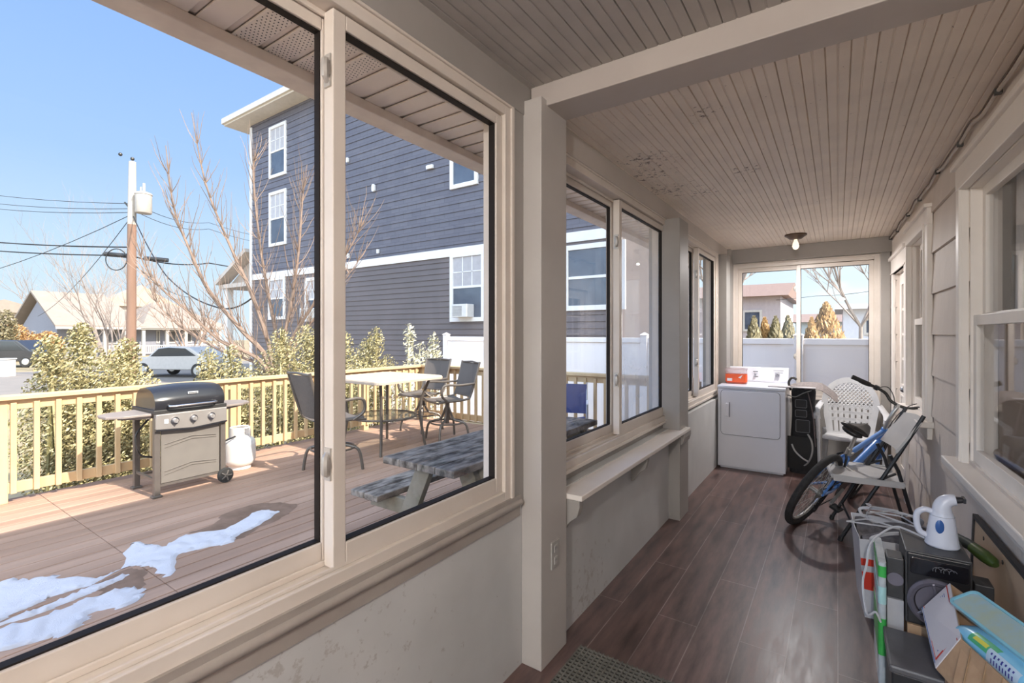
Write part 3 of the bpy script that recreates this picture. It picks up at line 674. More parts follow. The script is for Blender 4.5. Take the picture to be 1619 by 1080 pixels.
b = B(); b.cyl((.255, 0, .64), (.275, 0, .585), .02, n=12); b.cb((.285, -.02, .60), (.05, .012, .02)); b.build('seat_clamp', alu, bi)
# ---- folding chair (side on, back to the wall)
fc = thing('folding_chair', 'off-white folding chair with black legs, its back to the siding wall', 'chair', (-.005, 4.02, 0), math.radians(7))
tubm = mat('leg_black', (.03, .03, .032), rough=.35, metal=.3)
fpw = mat('chair_plastic', (.56, .545, .53), (.52, .505, .49), rough=.5, scale=6)
for yy in (0, .44):
    b = B(); b.tube([(.02, yy, .012), (.215, yy, .385), (.355, yy+(.012 if not yy else -.012), .655), (.475, yy+(.012 if not yy else -.012), .90)], .0125, 8); b.build('leg', tubm, fc, smooth=True)
    y2 = yy+(.025 if not yy else -.025)
    b = B(); b.tube([(.30, y2, .62), (.345, y2, .52), (.470, y2, .012)], .0115, 8); b.build('leg', tubm, fc, smooth=True)
    for p in ((.02, yy, .0), (.497, y2, .0)):
        pass
for p_, q_ in (((.085, 0, .135), (.085, .44, .135)), ((.448, .025, .11), (.448, .415, .11)), ((.215, .0, .44), (.33, .02, .50)), ((.215, .44, .44), (.33, .42, .50))):
    b = B(); b.tube([p_, q_], .009, 8); b.build('stretcher', tubm, fc, smooth=True)
for (x, yy) in ((.018, 0), (.018, .44), (.472, .025), (.472, .415)):
    b = B(); b.cyl((x, yy, 0), (x+.008, yy, .03), .016, n=10); b.build('foot_cap', bkb, fc)
def fseat(u, v): return (-.025+.40*u, -.012+.464*v, .462-.018*u-.010*math.sin(PI*v)*math.sin(PI*u))
b = B(); b.grid(fseat, 12, 12, .018); b.tube([(-.02, 0, .445), (-.02, .44, .445)], .017, 8); b.box((-.02, -.014, .415), (.37, .0, .455)); b.box((-.02, .44, .415), (.37, .454, .455)); b.build('seat', fpw, fc, smooth=True)
def fback(u, v):
    x = .345+.130*v; return (x+.04*math.sin(PI*u)*1.0-.012, .0+.44*u, .640+.215*v+.015*math.sin(PI*u)*(1 if v > .5 else -.8))
b = B(); b.grid(fback, 16, 8, .014); b.build('backrest', fpw, fc, smooth=True)
# ---- laundry bag with hangers
lb = thing('shopping_bag', 'white reusable shopping bag printed red and blue, full of grey clothes', 'bag', (.09, 2.98, 0), math.radians(4))
bw_, bd_, bh_ = .36, .40, .40
vin = mat('bag_white', (.66, .67, .70), (.60, .61, .64), rough=.35)
b = B()
def wallf(u, v):
    pts = [(0, 0), (bw_, 0), (bw_, bd_), (0, bd_), (0, 0)]; k = min(3, int(u*4)); f = u*4-k
    x = pts[k][0]*(1-f)+pts[k+1][0]*f; y = pts[k][1]*(1-f)+pts[k+1][1]*f
    s = .86+.14*v; return (bw_/2+(x-bw_/2)*s, bd_/2+(y-bd_/2)*s+.006*math.sin(x*30+v*9), v*(bh_+.01*math.sin(u*20)))
b.grid(wallf, 40, 10, .003); b.box((.03, .03, 0), (bw_-.03, bd_-.03, .006)); b.build('bag_wall', vin, lb, smooth=True)
def band(nm, z0, z1, m, x0=.0, x1=1.0):
    bb = B()
    def g(u, v):
        z = z0+(z1-z0)*v; s = .86+.14*z/bh_; x = bw_*(x0+(x1-x0)*u)
        return (bw_/2+(x-bw_/2)*s, bd_/2-bd_/2*s-.004+.006*math.sin(x*30+z/bh_*9), z)
    bb.grid(g, 14, 2); return bb.build(nm, m, lb, smooth=True)
red = mat('print_red', (.72, .06, .035), (.65, .05, .03), rough=.4); bl2 = mat('print_blue', (.06, .16, .45), rough=.4)
band('print_band', .27, .305, red); band('print_band', .19, .245, bl2, .25, .95); band('print_band', .15, .24, red, .0, .22)
b = B()
def lump(u, v): return (.015+u*(bw_-.03), .015+v*(bd_-.03), .375+.025*math.sin(u*9+1)*math.cos(v*8)+.02*math.sin(v*17+u*5))
b.grid(lump, 16, 16, .02); b.build('clothes', mat('cloth_grey', (.20, .19, .20), (.10, .095, .10), rough=.95, scale=22), lb, smooth=True)
for (y, s) in ((.0, -1), (bd_, 1)):
    b = B(); b.tube(smooth_path([(.06, y, .39), (.05, y+s*.03, .43), (.16, y-s*.02, .455), (.30, y-s*.04, .44), (.31, y, .39)]), .009, 6, flat=.4); b.build('carry_handle', vin, lb, smooth=True)
hg = mat('hanger_white', (.66, .67, .70), rough=.35)
GH = 'white plastic hangers on the shopping bag'
for q, (cx, cy, a, lz, lab) in enumerate(((.15, 3.12, .3, .440, 'white plastic hanger lying nearest the front rim of the shopping bag'),
                                     (.25, 3.22, -.5, .455, 'white plastic hanger lying crosswise on top of the clothes'),
                                     (.20, 3.28, .9, .468, 'white plastic hanger at the back of the shopping bag'))):
    b = B(); b.tube([(-.19, 0, 0), (-.02, .075, .006), (.02, .075, .006), (.19, 0, 0)], .006, 6, closed=True); b.tube([(0, .075, .006), (0, .115, .008)]+[(.018+.018*math.cos(t), .115+.018*math.sin(t), .008) for t in (PI, PI*.7, PI*.4, PI*.1, -.3*PI)], .0035, 5)
    h = b.build('clothes_hanger', hg, smooth=True); h.location = (cx, cy, lz); h.rotation_euler = (.08, .05, a); h.scale = (.62, .72, .72); tag(h, lab, 'hanger', GH)
# ---- speakers, steamer, cartons
o = B(); o.box((.16, 2.19, 0), (.50, 2.46, .25)); 
sb = thing('storage_box', 'black storage box with its lid greyed for reflected light on the floor in front of the subwoofer', 'storage box', (.16, 2.19, 0))
b = B(); b.box((0, 0, 0), (.35, .27, .225)); b.build('box_body', black_p, sb, bevel=.006)
b = B(); b.box((-.008, -.008, .222), (.355, .275, .25)); b.build('lid', mat('lid_reflect_grey', (.13, .13, .14), (.1, .1, .105), rough=.3), sb, bevel=.008)  # top of the black box, its reflected light painted in as grey
o = B(); o.box((.232, 2.49, 0), (.512, 2.84, .27)); tag(o.build('carton', card, bevel=.003), 'brown carton standing under the black subwoofer', 'carton')
sp_ = thing('subwoofer', 'black subwoofer with one large round cone and the steamer on top', 'speaker', (.226, 2.50, .271))
SW, SD, SH = .20, .245, .292
b = B(); b.box((0, .0, 0), (SW, SD, SH)); b.build('cabinet', mat('speaker_grey', (.055, .055, .058), (.045, .045, .048), rough=.45), sp_, bevel=.004)
b = B(); b.box((.006, -.008, .006), (SW-.006, .002, SH-.006)); fp = b.build('front_panel', mat('speaker_front', (.02, .02, .023), rough=.3), sp_, bevel=.004)
b = B(); plate(b, rrect(.015, SH-.085, SW-.012, SH-.02, .008), -.012, .006); b.build('display_strip', mat('gloss_black', (.012, .012, .016), rough=.08), sp_, bevel=.002)
for i in range(5):
    b = B(); b.tube(arc((.095+.012*i, -.013, SH-.055), .012+.004*(i % 2), 20, 200, 8), .0012, 4); b.build('trim_swirl', mat('swirl_grey', (.18, .18, .2), rough=.3), fp)
cz = .105; cxx = .098
YM = Tr(cxx, -.008, cz) @ Rx(PI/2)
b = B(); b.lathe([(.072, 0), (.094, .0), (.094, .008), (.086, .016), (.074, .012), (.070, .002)], 40, YM); ring_ = b.build('cone_ring', mat('ring_grey', (.20, .19, .24), rough=.25, metal=.3), sp_, smooth=True)
b = B(); b.lathe([(.0, -.03), (.02, -.03), (.05, -.012), (.066, .0), (.072, .006), (.076, .0)], 36, YM); b.build('cone', mat('cone_dark', (.015, .013, .014), rough=.5), sp_, smooth=True)
b = B(); b.lathe([(.0, -.004), (.018, -.008), (.024, -.02)], 24, YM); b.build('dust_cap', mat('copper_cap', (.10, .035, .02), rough=.4), sp_, smooth=True)
for a in (100, 220, 340):
    b = B(); ca, sa = math.cos(math.radians(a)), math.sin(math.radians(a)); b.bar((cxx+.015*ca, -.018, cz+.015*sa), (cxx+.08*ca, -.020, cz+.08*sa), .010, .006, up=(0, 1, 0)); b.build('grille_spoke', MATS['ring_grey'], sp_, bevel=.002)
def satellite(loc, h, lab):
    s = thing('satellite_speaker', lab, 'speaker', loc, 0, None)
    w = .056; b = B(); b.box((0, 0, 0), (w, .09, h)); b.build('cabinet', MATS['speaker_grey'], s, bevel=.004)
    b = B(); b.lathe([(0, -.004), (.012, -.003), (.021, .003), (.025, .003), (.025, 0)], 24, Tr(w/2, 0, h*.48) @ Rx(PI/2)); b.build('cone', mat('sat_cone', (.02, .02, .022), rough=.35), s, smooth=True)
    b = B(); b.lathe([(.024, 0), (.027, 0), (.027, .005), (.024, .005)], 24, Tr(w/2, 0, h*.48) @ Rx(PI/2)); b.build('cone_ring', MATS['ring_grey'], s, smooth=True)
o = B(); o.box((.168, 2.50, 0), (.222, 2.62, .35)); tag(o.build('small_carton', mat('pale_carton', (.5, .5, .52), (.42, .43, .47), rough=.6), bevel=.002), 'narrow pale carton wedged left of the subwoofer under a small speaker', 'carton')
satellite((.167, 2.51, .351), .165, 'small black satellite speaker left of the subwoofer')
satellite((.442, 2.56, .271), .19, 'small black satellite speaker right of the subwoofer by the wall')
pk = thing('plastic_package', 'tall flat green and white package standing left of the subwoofer', 'package', (.138, 2.47, 0))
b = B(); b.prism(rrect(0, 0, .026, .30, .01), .50); b.build('wrapper', mat('wrap_white', (.6, .66, .68), (.4, .46, .5), rough=.2, scale=10), pk, smooth=True)
gr = mat('print_green', (.06, .5, .10), (.05, .4, .08), rough=.35); 
for (z0, z1, m_) in ((.12, .27, gr), (.33, .40, mat('print_aqua', (.45, .75, .75), rough=.3)), (.44, .485, gr)):
    b = B(); b.ring(rrect(-.001, -.001, .027, .301, .011), rrect(.0005, .0005, .0255, .2995, .0095), z1-z0, Tr(0, 0, z0)); b.build('print_band', m_, pk, smooth=True)
stm = thing('garment_steamer', 'white handheld garment steamer standing on the subwoofer', 'steamer', (.355, 2.625, .564))
sw_ = mat('steamer_white', (.72, .75, .85), (.70, .73, .83), rough=.3)
b = B(); b.lathe([(.0, 0), (.052, 0), (.056, .006), (.053, .02), (.047, .07), (.041, .115), (.036, .135), (.030, .15)], 32, sx=1.0, sy=.85)
P = smooth_path([(0, 0, .135), (.0, 0, .16), (.008, 0, .18), (.024, 0, .192), (.042, 0, .196)]); b.tube(P, [.033-.012*i/(len(P)-1) for i in range(len(P))], 16); b.build('body', sw_, stm, smooth=True)
b = B(); b.tube([(.038, 0, .196), (.066, 0, .201)], [.018, .014], 12, flat=.8); b.box((.062, -.022, .192), (.070, .022, .211)); b.build('nozzle', mat('nozzle_dark', (.03, .03, .035), rough=.4), stm, smooth=True)
b = B(); b.tube(smooth_path([(-.030, 0, .135), (-.055, 0, .14), (-.078, 0, .12), (-.080, 0, .08), (-.070, 0, .045), (-.046, 0, .035)]), .0115, 10); b.build('handle', sw_, stm, smooth=True)
b = B(); b.lathe([(.0, .003), (.011, .002), (.014, 0), (.0, -.004)], 20, Tr(-.012, -.0395, .088) @ Rx(PI/2) @ Matrix.Diagonal((1, 2.0, 1, 1)).to_4x4()); b.build('water_window', mat('blue_window', (.05, .14, .42), rough=.15), stm, smooth=True)
b = B(); b.tube([(.051*math.cos(t), .0435*math.sin(t), .02) for t in [2*PI*i/24 for i in range(24)]], .0012, 4, closed=True); b.tube([(.0395*math.cos(t), .034*math.sin(t), .125) for t in [2*PI*i/24 for i in range(24)]], .001, 4, closed=True); b.build('seam', mat('seam_blue', (.4, .42, .5), rough=.5), stm)
cd = thing('power_cord', 'white power cord running from the steamer down over the packages', 'cord')
b = B(); b.tube(smooth_path([(.305, 2.66, .572), (.25, 2.72, .574), (.215, 2.74, .572), (.17, 2.72, .545), (.12, 2.66, .50), (.105, 2.62, .42), (.09, 2.58, .35), (.10, 2.48, .27), (.128, 2.45, .30), (.145, 2.462, .26)]), .0045, 6); b.build('cord', hg, cd, smooth=True)
um = thing('folded_umbrella', 'folded dark green umbrella lying behind the subwoofer, tip to the wall', 'umbrella')
b = B(); b.tube([(.36, 2.95, .545), (.45, 2.76, .55), (.475, 2.70, .55)], [.018, .022, .02], 10); b.build('canopy', mat('umbrella_dark', (.03, .035, .025), rough=.6), um, smooth=True)
b = B(); b.tube([(.465, 2.71, .55), (.487, 2.655, .545), (.503, 2.615, .54), (.508, 2.60, .535)], [.023, .026, .022, .012], 12); b.build('handle', mat('olive_green', (.07, .10, .02), (.05, .08, .018), rough=.3), um, smooth=True, label='olive green handle')
# framed board leaning on the wall, back side out
fb = thing('picture_frame', 'large picture frame turned to show its tan back, leaning on the wall', 'picture frame', (0, 0, 0))
def lean(b_, y0, y1, z0, z1, d0, d1):
    vs = []
    for (y, z) in ((y0, z0), (y1, z0), (y1, z1), (y0, z1)):
        for dd in (d0, d1): vs.append((rwx(y)-.038+.022*(z/.6)+dd, y, z))
    b_.add(vs, [(0, 2, 4, 6), (1, 7, 5, 3), (0, 1, 3, 2), (2, 3, 5, 4), (4, 5, 7, 6), (6, 7, 1, 0)])
b = B(); lean(b, 1.92, 3.06, .02, .572, -.002, .006); b.build('backing_board', mat('kraft_tan', (.58, .42, .28), (.52, .37, .245), rough=.7, scale=3), fb)
b = B(); lean(b, 1.90, 3.08, .575, .592, -.008, .010); lean(b, 1.90, 3.08, .0, .02, -.008, .010); lean(b, 3.062, 3.08, .0, .59, -.008, .01); lean(b, 1.90, 1.918, .0, .59, -.008, .01); b.build('frame', mat('frame_dark', (.05, .045, .045), rough=.5), fb)
for yy in (2.88, 2.62):
    b = B(); q = Vector((rwx(yy)-.028, yy, .545)); b.tube(arc((q.x, q.y, q.z), .008, 0, 340, 10, 'yz'), .0015, 4); b.build('hanging_ring', dark_m, fb)
# low carton and the open mailing box
o = B(); o.box((.30, 1.66, 0), (.515, 2.17, .305)); tag(o.build('carton', card, bevel=.003), 'brown carton at the bottom right corner under the open mailing box', 'carton')
mb = thing('mailing_box', 'open cardboard mailing box with white printed end, holding blue packs', 'cardboard box')
A_, B_, D_, E_ = Vector((.352, 2.40, .500)), Vector((.515, 2.02, .50)), Vector((.332, 2.085, .455)), Vector((.458, 1.74, .455))
P_, Q_, R_, T_ = Vector((.268, 2.365, .395)), Vector((.273, 2.10, .325)), Vector((.495, 2.03, .345)), Vector((.43, 1.73, .310))
def panel(b_, q, th):
    n = (q[1]-q[0]).cross(q[3]-q[0]).normalized()*th
    v = list(q)+[p+n for p in q]; b_.add(v, [(0,1,2,3),(7,6,5,4),(0,4,5,1),(1,5,6,2),(2,6,7,3),(3,7,4,0)])
b = B(); panel(b, (A_, B_, R_, P_), .004); panel(b, (D_, Q_, T_, E_), .004); panel(b, (P_, R_, T_, Q_), .004); panel(b, (A_, P_, Q_, D_), .004); b.build('box_body', card, mb)
wprt = mat('mailer_white', (.72, .71, .76), (.69, .68, .73), rough=.5)
n_ = (D_-A_).cross(P_-A_).normalized()
if n_.x > 0: n_ = -n_
def endp(u, v, off):            # point on the outer face of the white end: u along the rim, v down
    return (A_*(1-u)+D_*u)*(1-v)+(P_*(1-u)+Q_*u)*v+n_*off
def eq(b_, u0, u1, v0, v1, off): 
    b_.add([endp(u0, v0, off), endp(u1, v0, off), endp(u1, v1, off), endp(u0, v1, off)], [(0, 1, 2, 3)])
b = B(); panel(b, (endp(0, 0, .0045), endp(1, 0, .0045), endp(1, 1, .0045), endp(0, 1, .0045)), -.003); wl = b.build('printed_end', wprt, mb, label='white printed end panel')
b = B()
for (u0, u1, v0, v1) in ((.0, 1, .09, .12), (.0, .93, .90, .92), (.90, .93, .1, .92)): eq(b, u0, u1, v0, v1, .009)
b.build('red_stripe', red, wl, fix=False)
b = B(); eq(b, 0, .95, .95, .975, .009); eq(b, .58, .60, .30, .80, .009); eq(b, .83, .85, .30, .80, .009); eq(b, .58, .85, .30, .325, .009); eq(b, .58, .85, .775, .80, .009)
for i in range(6): eq(b, .63, .80, .37+.065*i, .395+.065*i, .009)
for i in range(4): eq(b, .10, .34-.03*i, .22+.06*i, .24+.06*i, .009)
b.build('blue_print', bl2, wl, fix=False)
# folded-out cardboard flap on the near side
b = B(); F1 = D_+Vector((-.035, -.08, -.10)); F2 = E_+Vector((-.035, -.08, -.12)); panel(b, (D_, E_, F2, F1), .004); b.build('flap', card, mb)
b = B()
for i in range(5):
    t = .12+.18*i; p = D_*(1-t)+E_*t; q = F1*(1-t)+F2*t; b.tube([p+Vector((-.003, -.003, 0)), q+Vector((-.003, -.003, 0))], .0022, 4)
b.build('crease', mat('card_dark', (.36, .24, .14), rough=.9), mb)
# contents: a pack of wipes and a clear blue case
ldir = (B_-A_).normalized(); 
wp_ = thing('wipes_pack', 'light blue soft pack with green and navy print inside the mailing box', 'wipes pack')
def pack(b_, c, ax, w, h, L, rnd=.02, n=16):
    up = Vector((0, 0, 1)); ay = up.cross(ax).normalized(); az = ax.cross(ay)
    def g(u, v):
        a = 2*PI*v; e = lambda q: math.copysign(abs(q)**.5, q); s = min(1, (math.sin(PI*min(max(u, .0001), .9999)))**.28)
        return c+ax*(u-.5)*L+ay*e(math.cos(a))*w/2*(.75+.25*s)+az*e(math.sin(a))*h/2*s
    b_.grid(g, n, 24); return g
b = B(); cpk = (A_+D_)/2+ldir*.235+Vector((.0, -.0, -.035)); g1 = pack(b, cpk, ldir, .13, .10, .34); b.build('wrapper', mat('pack_blue', (.28, .66, .92), (.22, .58, .86), rough=.25), wp_, smooth=True)
def patch(nm, u0, u1, v0, v1, m_, off=1.012):
    bb = B()
    def g(u, v):
        p = g1(u0+(u1-u0)*u, v0+(v1-v0)*v); return cpk+(p-cpk)*off
    bb.grid(g, 10, 6); return bb.build(nm, m_, wp_, smooth=True)
patch('label', .25, .55, .30, .46, mat('pack_green', (.05, .40, .20), (.10, .5, .25), rough=.3))
patch('label', .30, .46, .35, .41, mat('pack_yellow', (.75, .72, .10), rough=.3), 1.02)
patch('label', .48, .80, .36, .52, mat('pack_pale', (.55, .72, .88), rough=.3), 1.022)
nav = mat('print_navy', (.03, .04, .30), rough=.4)
for i in range(7): patch('lettering', .52+.036*i, .535+.036*i, .40, .45 if i % 2 else .43, nav, 1.03)
for i in range(8): patch('lettering', .53+.03*i, .542+.03*i, .465, .495, nav, 1.03)
cc = thing('plastic_case', 'translucent pale blue plastic case lying at the wall side of the mailing box', 'plastic case')
b = B(); c2_ = A_+ldir*.285+Vector((-.035, -.03, .008)); up = Vector((-.45, -.15, .88)).normalized(); ay = up.cross(ldir).normalized()
mcase = Matrix((( ldir.x, ay.x, up.x, c2_.x), (ldir.y, ay.y, up.y, c2_.y), (ldir.z, ay.z, up.z, c2_.z), (0, 0, 0, 1)))
b.prism(rrect(-.16, -.045, .17, .045, .02), .022, mcase); b.build('case_body', mat('case_blue', (.34, .52, .62), (.40, .50, .42), rough=.12, scale=14), cc, bevel=.004, smooth=True)
b = B(); b.ring(rrect(-.163, -.048, .173, .048, .022), rrect(-.155, -.040, .165, .040, .017), .006, mcase @ Tr(0, 0, .020)); b.build('rim', mat('case_rim', (.25, .58, .72), rough=.15), cc, smooth=True)
# ================================================================== THE DECK
random.seed(4)
GZ = -.55
deckm = brick_mat('deck_boards', (.31, .195, .14), (.40, .262, .195), (.08, .05, .04), 3.6, .138, .0001, offset=.0, axes='yx', rough=.65, grain=(6, .5, 1), gscale=2.0, bump=0, spec=.3, glo=.82, ghi=1.16)
b = B(); x = -1.275; 
while x > -5.95:
    for (y0, y1) in ((-3.2, 1.147), (1.15, 5.95)): b.box((x-.129, y0, -.035), (x, y1, 0))
    x -= .138
struct(b.build('deck_floor', deckm, bevel=.003, seg=1))
b = B(); b.box((-5.95, -3.2, -.25), (-5.91, 5.95, -.037)); b.box((-5.95, 5.91, -.25), (-1.3, 5.95, -.037)); b.box((-5.91, -3.2, -.10), (-1.3, 5.91, -.05)); struct(b.build('deck_frame', mat('deck_fascia', (.30, .19, .12), rough=.8)))
b = B(); b.box((-1.30, -3.2, -.55), (-1.272, 6.5, .0)); struct(b.build('wall_skirt', mat('skirt_grey', (.4, .38, .36), rough=.7)))
# outside face of the porch wall (seen only from other places)
pine = mat('rail_pine', (.62, .46, .27), (.54, .36, .19), rough=.6, scale=3, stretch=(1, 1, .3), bump=.1)
def railing(name, label, p0, p1, posts=None):
    p0 = Vector(p0); p1 = Vector(p1); L = (p1-p0).length; a = math.atan2(p1.y-p0.y, p1.x-p0.x)
    r = thing(name, label, 'railing', p0, a)
    b = B(); b.box((-.02, -.07, .875), (L+.02, .07, .912)); b.build('top_rail', pine, r, bevel=.004)
    b = B(); b.box((0, -.02, .79), (L, .02, .875)); b.build('side_rail', pine, r, bevel=.003)
    b = B(); b.box((0, -.02, .08), (L, .02, .17)); b.build('bottom_rail', pine, r, bevel=.003)
    n = int(round(L/1.85))
    for u in (posts or [i*L/n for i in range(n+1)]):
        b = B(); b.box((u-.045, -.045+.02, 0), (u+.045, .045+.02, .875)); b.build('post', pine, r, bevel=.004)
    me = None; k = int(L/.142)
    for i in range(1, k+1):
        u = i*.142
        if u > L-.06: break
        if me is None:
            b = B(); b.box((-.019, -.055, .08), (.019, -.02, .85)); o0 = b.build('baluster', pine, r, bevel=.003); me = o0; o0.location = (u, 0, 0)
        else:
            c = me.copy(); C.objects.link(c); c.location = (u, 0, 0)
    return r
railing('deck_railing', 'long pale wood deck railing running behind the grill and patio table', (-5.82, -2.87, 0), (-5.82, 5.80, 0), [0, 1.88, 3.76, 5.64, 7.52, 8.67])
railing('deck_railing', 'short pale wood deck railing at the far end, behind the blue camping chair', (-5.74, 5.80, 0), (-1.36, 5.80, 0))
# ---- snow lying on the boards
snowm, nt, bs = _nt('snow'); bs.inputs['Base Color'].default_value = (.60, .59, .64, 1); bs.inputs['Roughness'].default_value = .6
n1 = N(nt, 'ShaderNodeTexNoise', i_Scale=60., i_Detail=4.); bp_ = N(nt, 'ShaderNodeBump', i_Strength=.5, i_Distance=.01); nt.links.new(n1.outputs['Fac'], bp_.inputs['Height']); nt.links.new(bp_.outputs[0], bs.inputs['Normal'])
def snow(px, label, th=.02, m=snowm, z=.001):
    P = [at_z(x, y, 0) for x, y in px]
    P = smooth_path(P+[P[0]], 5)[:-1]; random.seed(len(px)*7)
    P = [p+Vector((random.uniform(-.006, .006), random.uniform(-.022, .022), 0)) for p in P]
    c = sum(P, Vector())/len(P); k = len(P)
    bm = bmesh.new(); vv = [bm.verts.new((p.x, p.y, z)) for p in P]; f = bm.faces.new(vv)
    bmesh.ops.triangulate(bm, faces=[f]); 
    for _ in range(3): bmesh.ops.subdivide_edges(bm, edges=[e for e in bm.edges if e.calc_length() > .035], cuts=1, use_grid_fill=False); bmesh.ops.triangulate(bm, faces=bm.faces[:])
    bd_ = {v for e in bm.edges if e.is_boundary for v in e.verts}
    from mathutils import noise
    if th > .002:
        for v in bm.verts:
            if v not in bd_: v.co.z = z+th*(.35+.65*abs(noise.noise(Vector((v.co.x*9, v.co.y*9, 0)))*1.6))
    me = bpy.data.meshes.new('snow_patch'); bm.to_mesh(me); bm.free(); me.materials.append(m); me.shade_smooth()
    o = bpy.data.objects.new('snow_patch' if m is snowm else 'wet_patch', me); C.objects.link(o); tag(o, label, 'snow' if m is snowm else 'water stain', 'snow patches on the deck' if m is snowm else None); return o
snow([(-60, 925), (20, 918), (60, 915), (95, 910), (92, 913), (160, 912), (190, 900), (150, 922), (130, 930), (95, 940), (70, 948), (60, 955), (20, 972), (-60, 1004)], 'largest snow patch, at the left edge of the deck')
snow([(-60, 1012), (0, 994), (60, 978), (100, 962), (140, 946), (165, 940), (190, 932), (222, 930), (226, 938), (214, 952), (190, 962), (182, 960), (150, 968), (142, 974), (132, 986), (100, 1006), (84, 1008), (40, 1020), (-60, 1042)], 'ragged snow patch nearest the window sill, bottom left')
snow([(-60, 1002), (0, 985), (70, 958), (110, 942), (150, 926), (192, 910), (196, 914), (172, 926), (150, 936), (110, 952), (60, 972), (0, 990), (-60, 1007)], 'narrow streak of snow between the two large patches at the left edge')
snow([(196, 898), (203, 862), (235, 862), (260, 864), (300, 845), (355, 838), (365, 832), (412, 808), (432, 808), (438, 812), (400, 835), (375, 848), (362, 860), (330, 866), (300, 872), (278, 880), (272, 908), (258, 910), (240, 896), (222, 895)], 'thin snow patch reaching toward the grill on the middle of the deck')
wetm = mat('wet_wood', (.16, .10, .07), (.24, .155, .115), rough=.7, scale=7, spec=.2)
snow([(300, 842), (340, 828), (356, 812), (400, 798), (430, 795), (470, 800), (440, 822), (410, 834), (378, 852), (330, 842)], 'dark wet stain around the far tip of the middle snow patch', .0, wetm, .0006)
snow([(150, 925), (200, 900), (222, 900), (230, 912), (226, 928), (190, 938), (160, 940)], 'damp dark stain between the two nearest snow patches', .0, wetm, .0006)
# ================================================================== GRILL; local x = to the right seen from the house, y = away
gx, gy = -4.93, 1.74
gl = thing('gas_grill', 'three burner gas grill with black lid and side shelves by the railing', 'grill', (-4.93, 1.70, 0), PI/2)
gm = mat('grill_grey', (.15, .13, .115), (.13, .11, .10), rough=.4, metal=.3); gp = mat('grill_panel', (.21, .19, .17), (.19, .17, .155), rough=.45, metal=.2); lidm = mat('grill_black', (.022, .022, .026), rough=.22)
GW, GD = .54, .46
for (u, v, w) in ((0, 0, 0), (0, GD, 0), (GW, 0, 1), (GW, GD, 1)):
    b = B(); b.bar((u, v, .09 if w else .0), (u, v, .70), .045, .05, up=(0, 1, 0)); b.build('leg', gm, gl, bevel=.004)
for v in (0, GD):
    b = B(); b.cb((0, v, .01), (.075, .07, .02)); b.build('foot', gm, gl, bevel=.006)
for v in (-.045, GD+.045):
    b = B(); b.lathe([(.02, -.02), (.066, -.02), (.07, -.01), (.07, .01), (.066, .02), (.02, .02)], 28, Tr(GW+.01, v, .072) @ Rx(PI/2)); w_ = b.build('wheel', rub, gl, smooth=True)
    b = B()
    for i in range(5): b.bar((GW+.01, v-.022*(1 if v < 0 else -1), .072), (GW+.01+.05*math.cos(2*PI*i/5), v-.022*(1 if v < 0 else -1), .072+.05*math.sin(2*PI*i/5)), .01, .012, up=(0, 1, 0))
    b.cyl((GW+.01, v-.024, .072), (GW+.01, v+.024, .072), .016, n=12); b.build('wheel_spokes', gp, w_)
b = B(); b.cyl((GW+.01, -.05, .072), (GW+.01, GD+.05, .072), .008, n=8); b.bar((.02, .0, .10), (GW, .0, .10), .02, .02); b.bar((.0, .02, .15), (.0, GD-.02, .15), .02, .02); b.bar((.0, GD, .12), (GW, GD, .12), .02, .02); b.build('lower_frame', gm, gl)
b = B(); b.box((.03, -.012, .115), (GW-.03, .0, .60)); pn = b.build('front_panel', gp, gl, bevel=.004)
for (z, s) in ((.50, .06), (.26, .06)):
    b = B(); b.tube([(.06, -.014, z-s*.7), (GW/2, -.016, z), (GW-.06, -.014, z-s*.4)], .006, 6, flat=.5); b.tube([(.06, -.014, z-s*.7-.03), (GW/2, -.016, z-.025), (GW-.06, -.014, z-s*.4-.02)], .004, 6, flat=.5); b.build('pressed_rib', gp, pn, smooth=True)
b = B(); b.prism([(-.02, .60), (GW*.5, .578), (GW+.02, .60), (GW+.02, .73), (-.02, .73)], .06, Tr(0, -.055, 0) @ XZ); cp = b.build('control_panel', mat('panel_silver', (.36, .33, .31), (.33, .30, .28), rough=.3, metal=.4), gl, bevel=.006)
b = B(); b.prism([(-.022, .588), (GW*.5, .566), (GW+.022, .588), (GW+.022, .600), (GW*.5, .58), (-.022, .60)], .062, Tr(0, -.057, 0) @ XZ); b.build('panel_edge', lidm, cp)
for u in (.12, .27, .42):
    b = B(); b.cyl((u, -.058, .665), (u, -.066, .665), .032, n=24); b.build('knob_bezel', chrome, cp, smooth=True)
    b = B(); b.cyl((u, -.062, .665), (u, -.092, .665), .021, .018, 20); b.cb((u, -.095, .665), (.009, .012, .036)); b.build('knob', mat('knob_silver', (.45, .42, .4), rough=.35, metal=.5), cp, smooth=True)
b = B(); b.cb((.055, -.057, .665), (.03, .004, .035)); b.build('sticker', white_p, cp)
b = B(); b.box((-.03, -.03, .73), (GW+.03, GD+.02, .765)); b.prism([(0, .73), (.05, .66), (GW-.05, .66), (GW, .73)], GD-.06, Tr(0, .03, 0) @ XZ); b.build('firebox', mat('firebox_black', (.03, .028, .027), rough=.5), gl, bevel=.006)
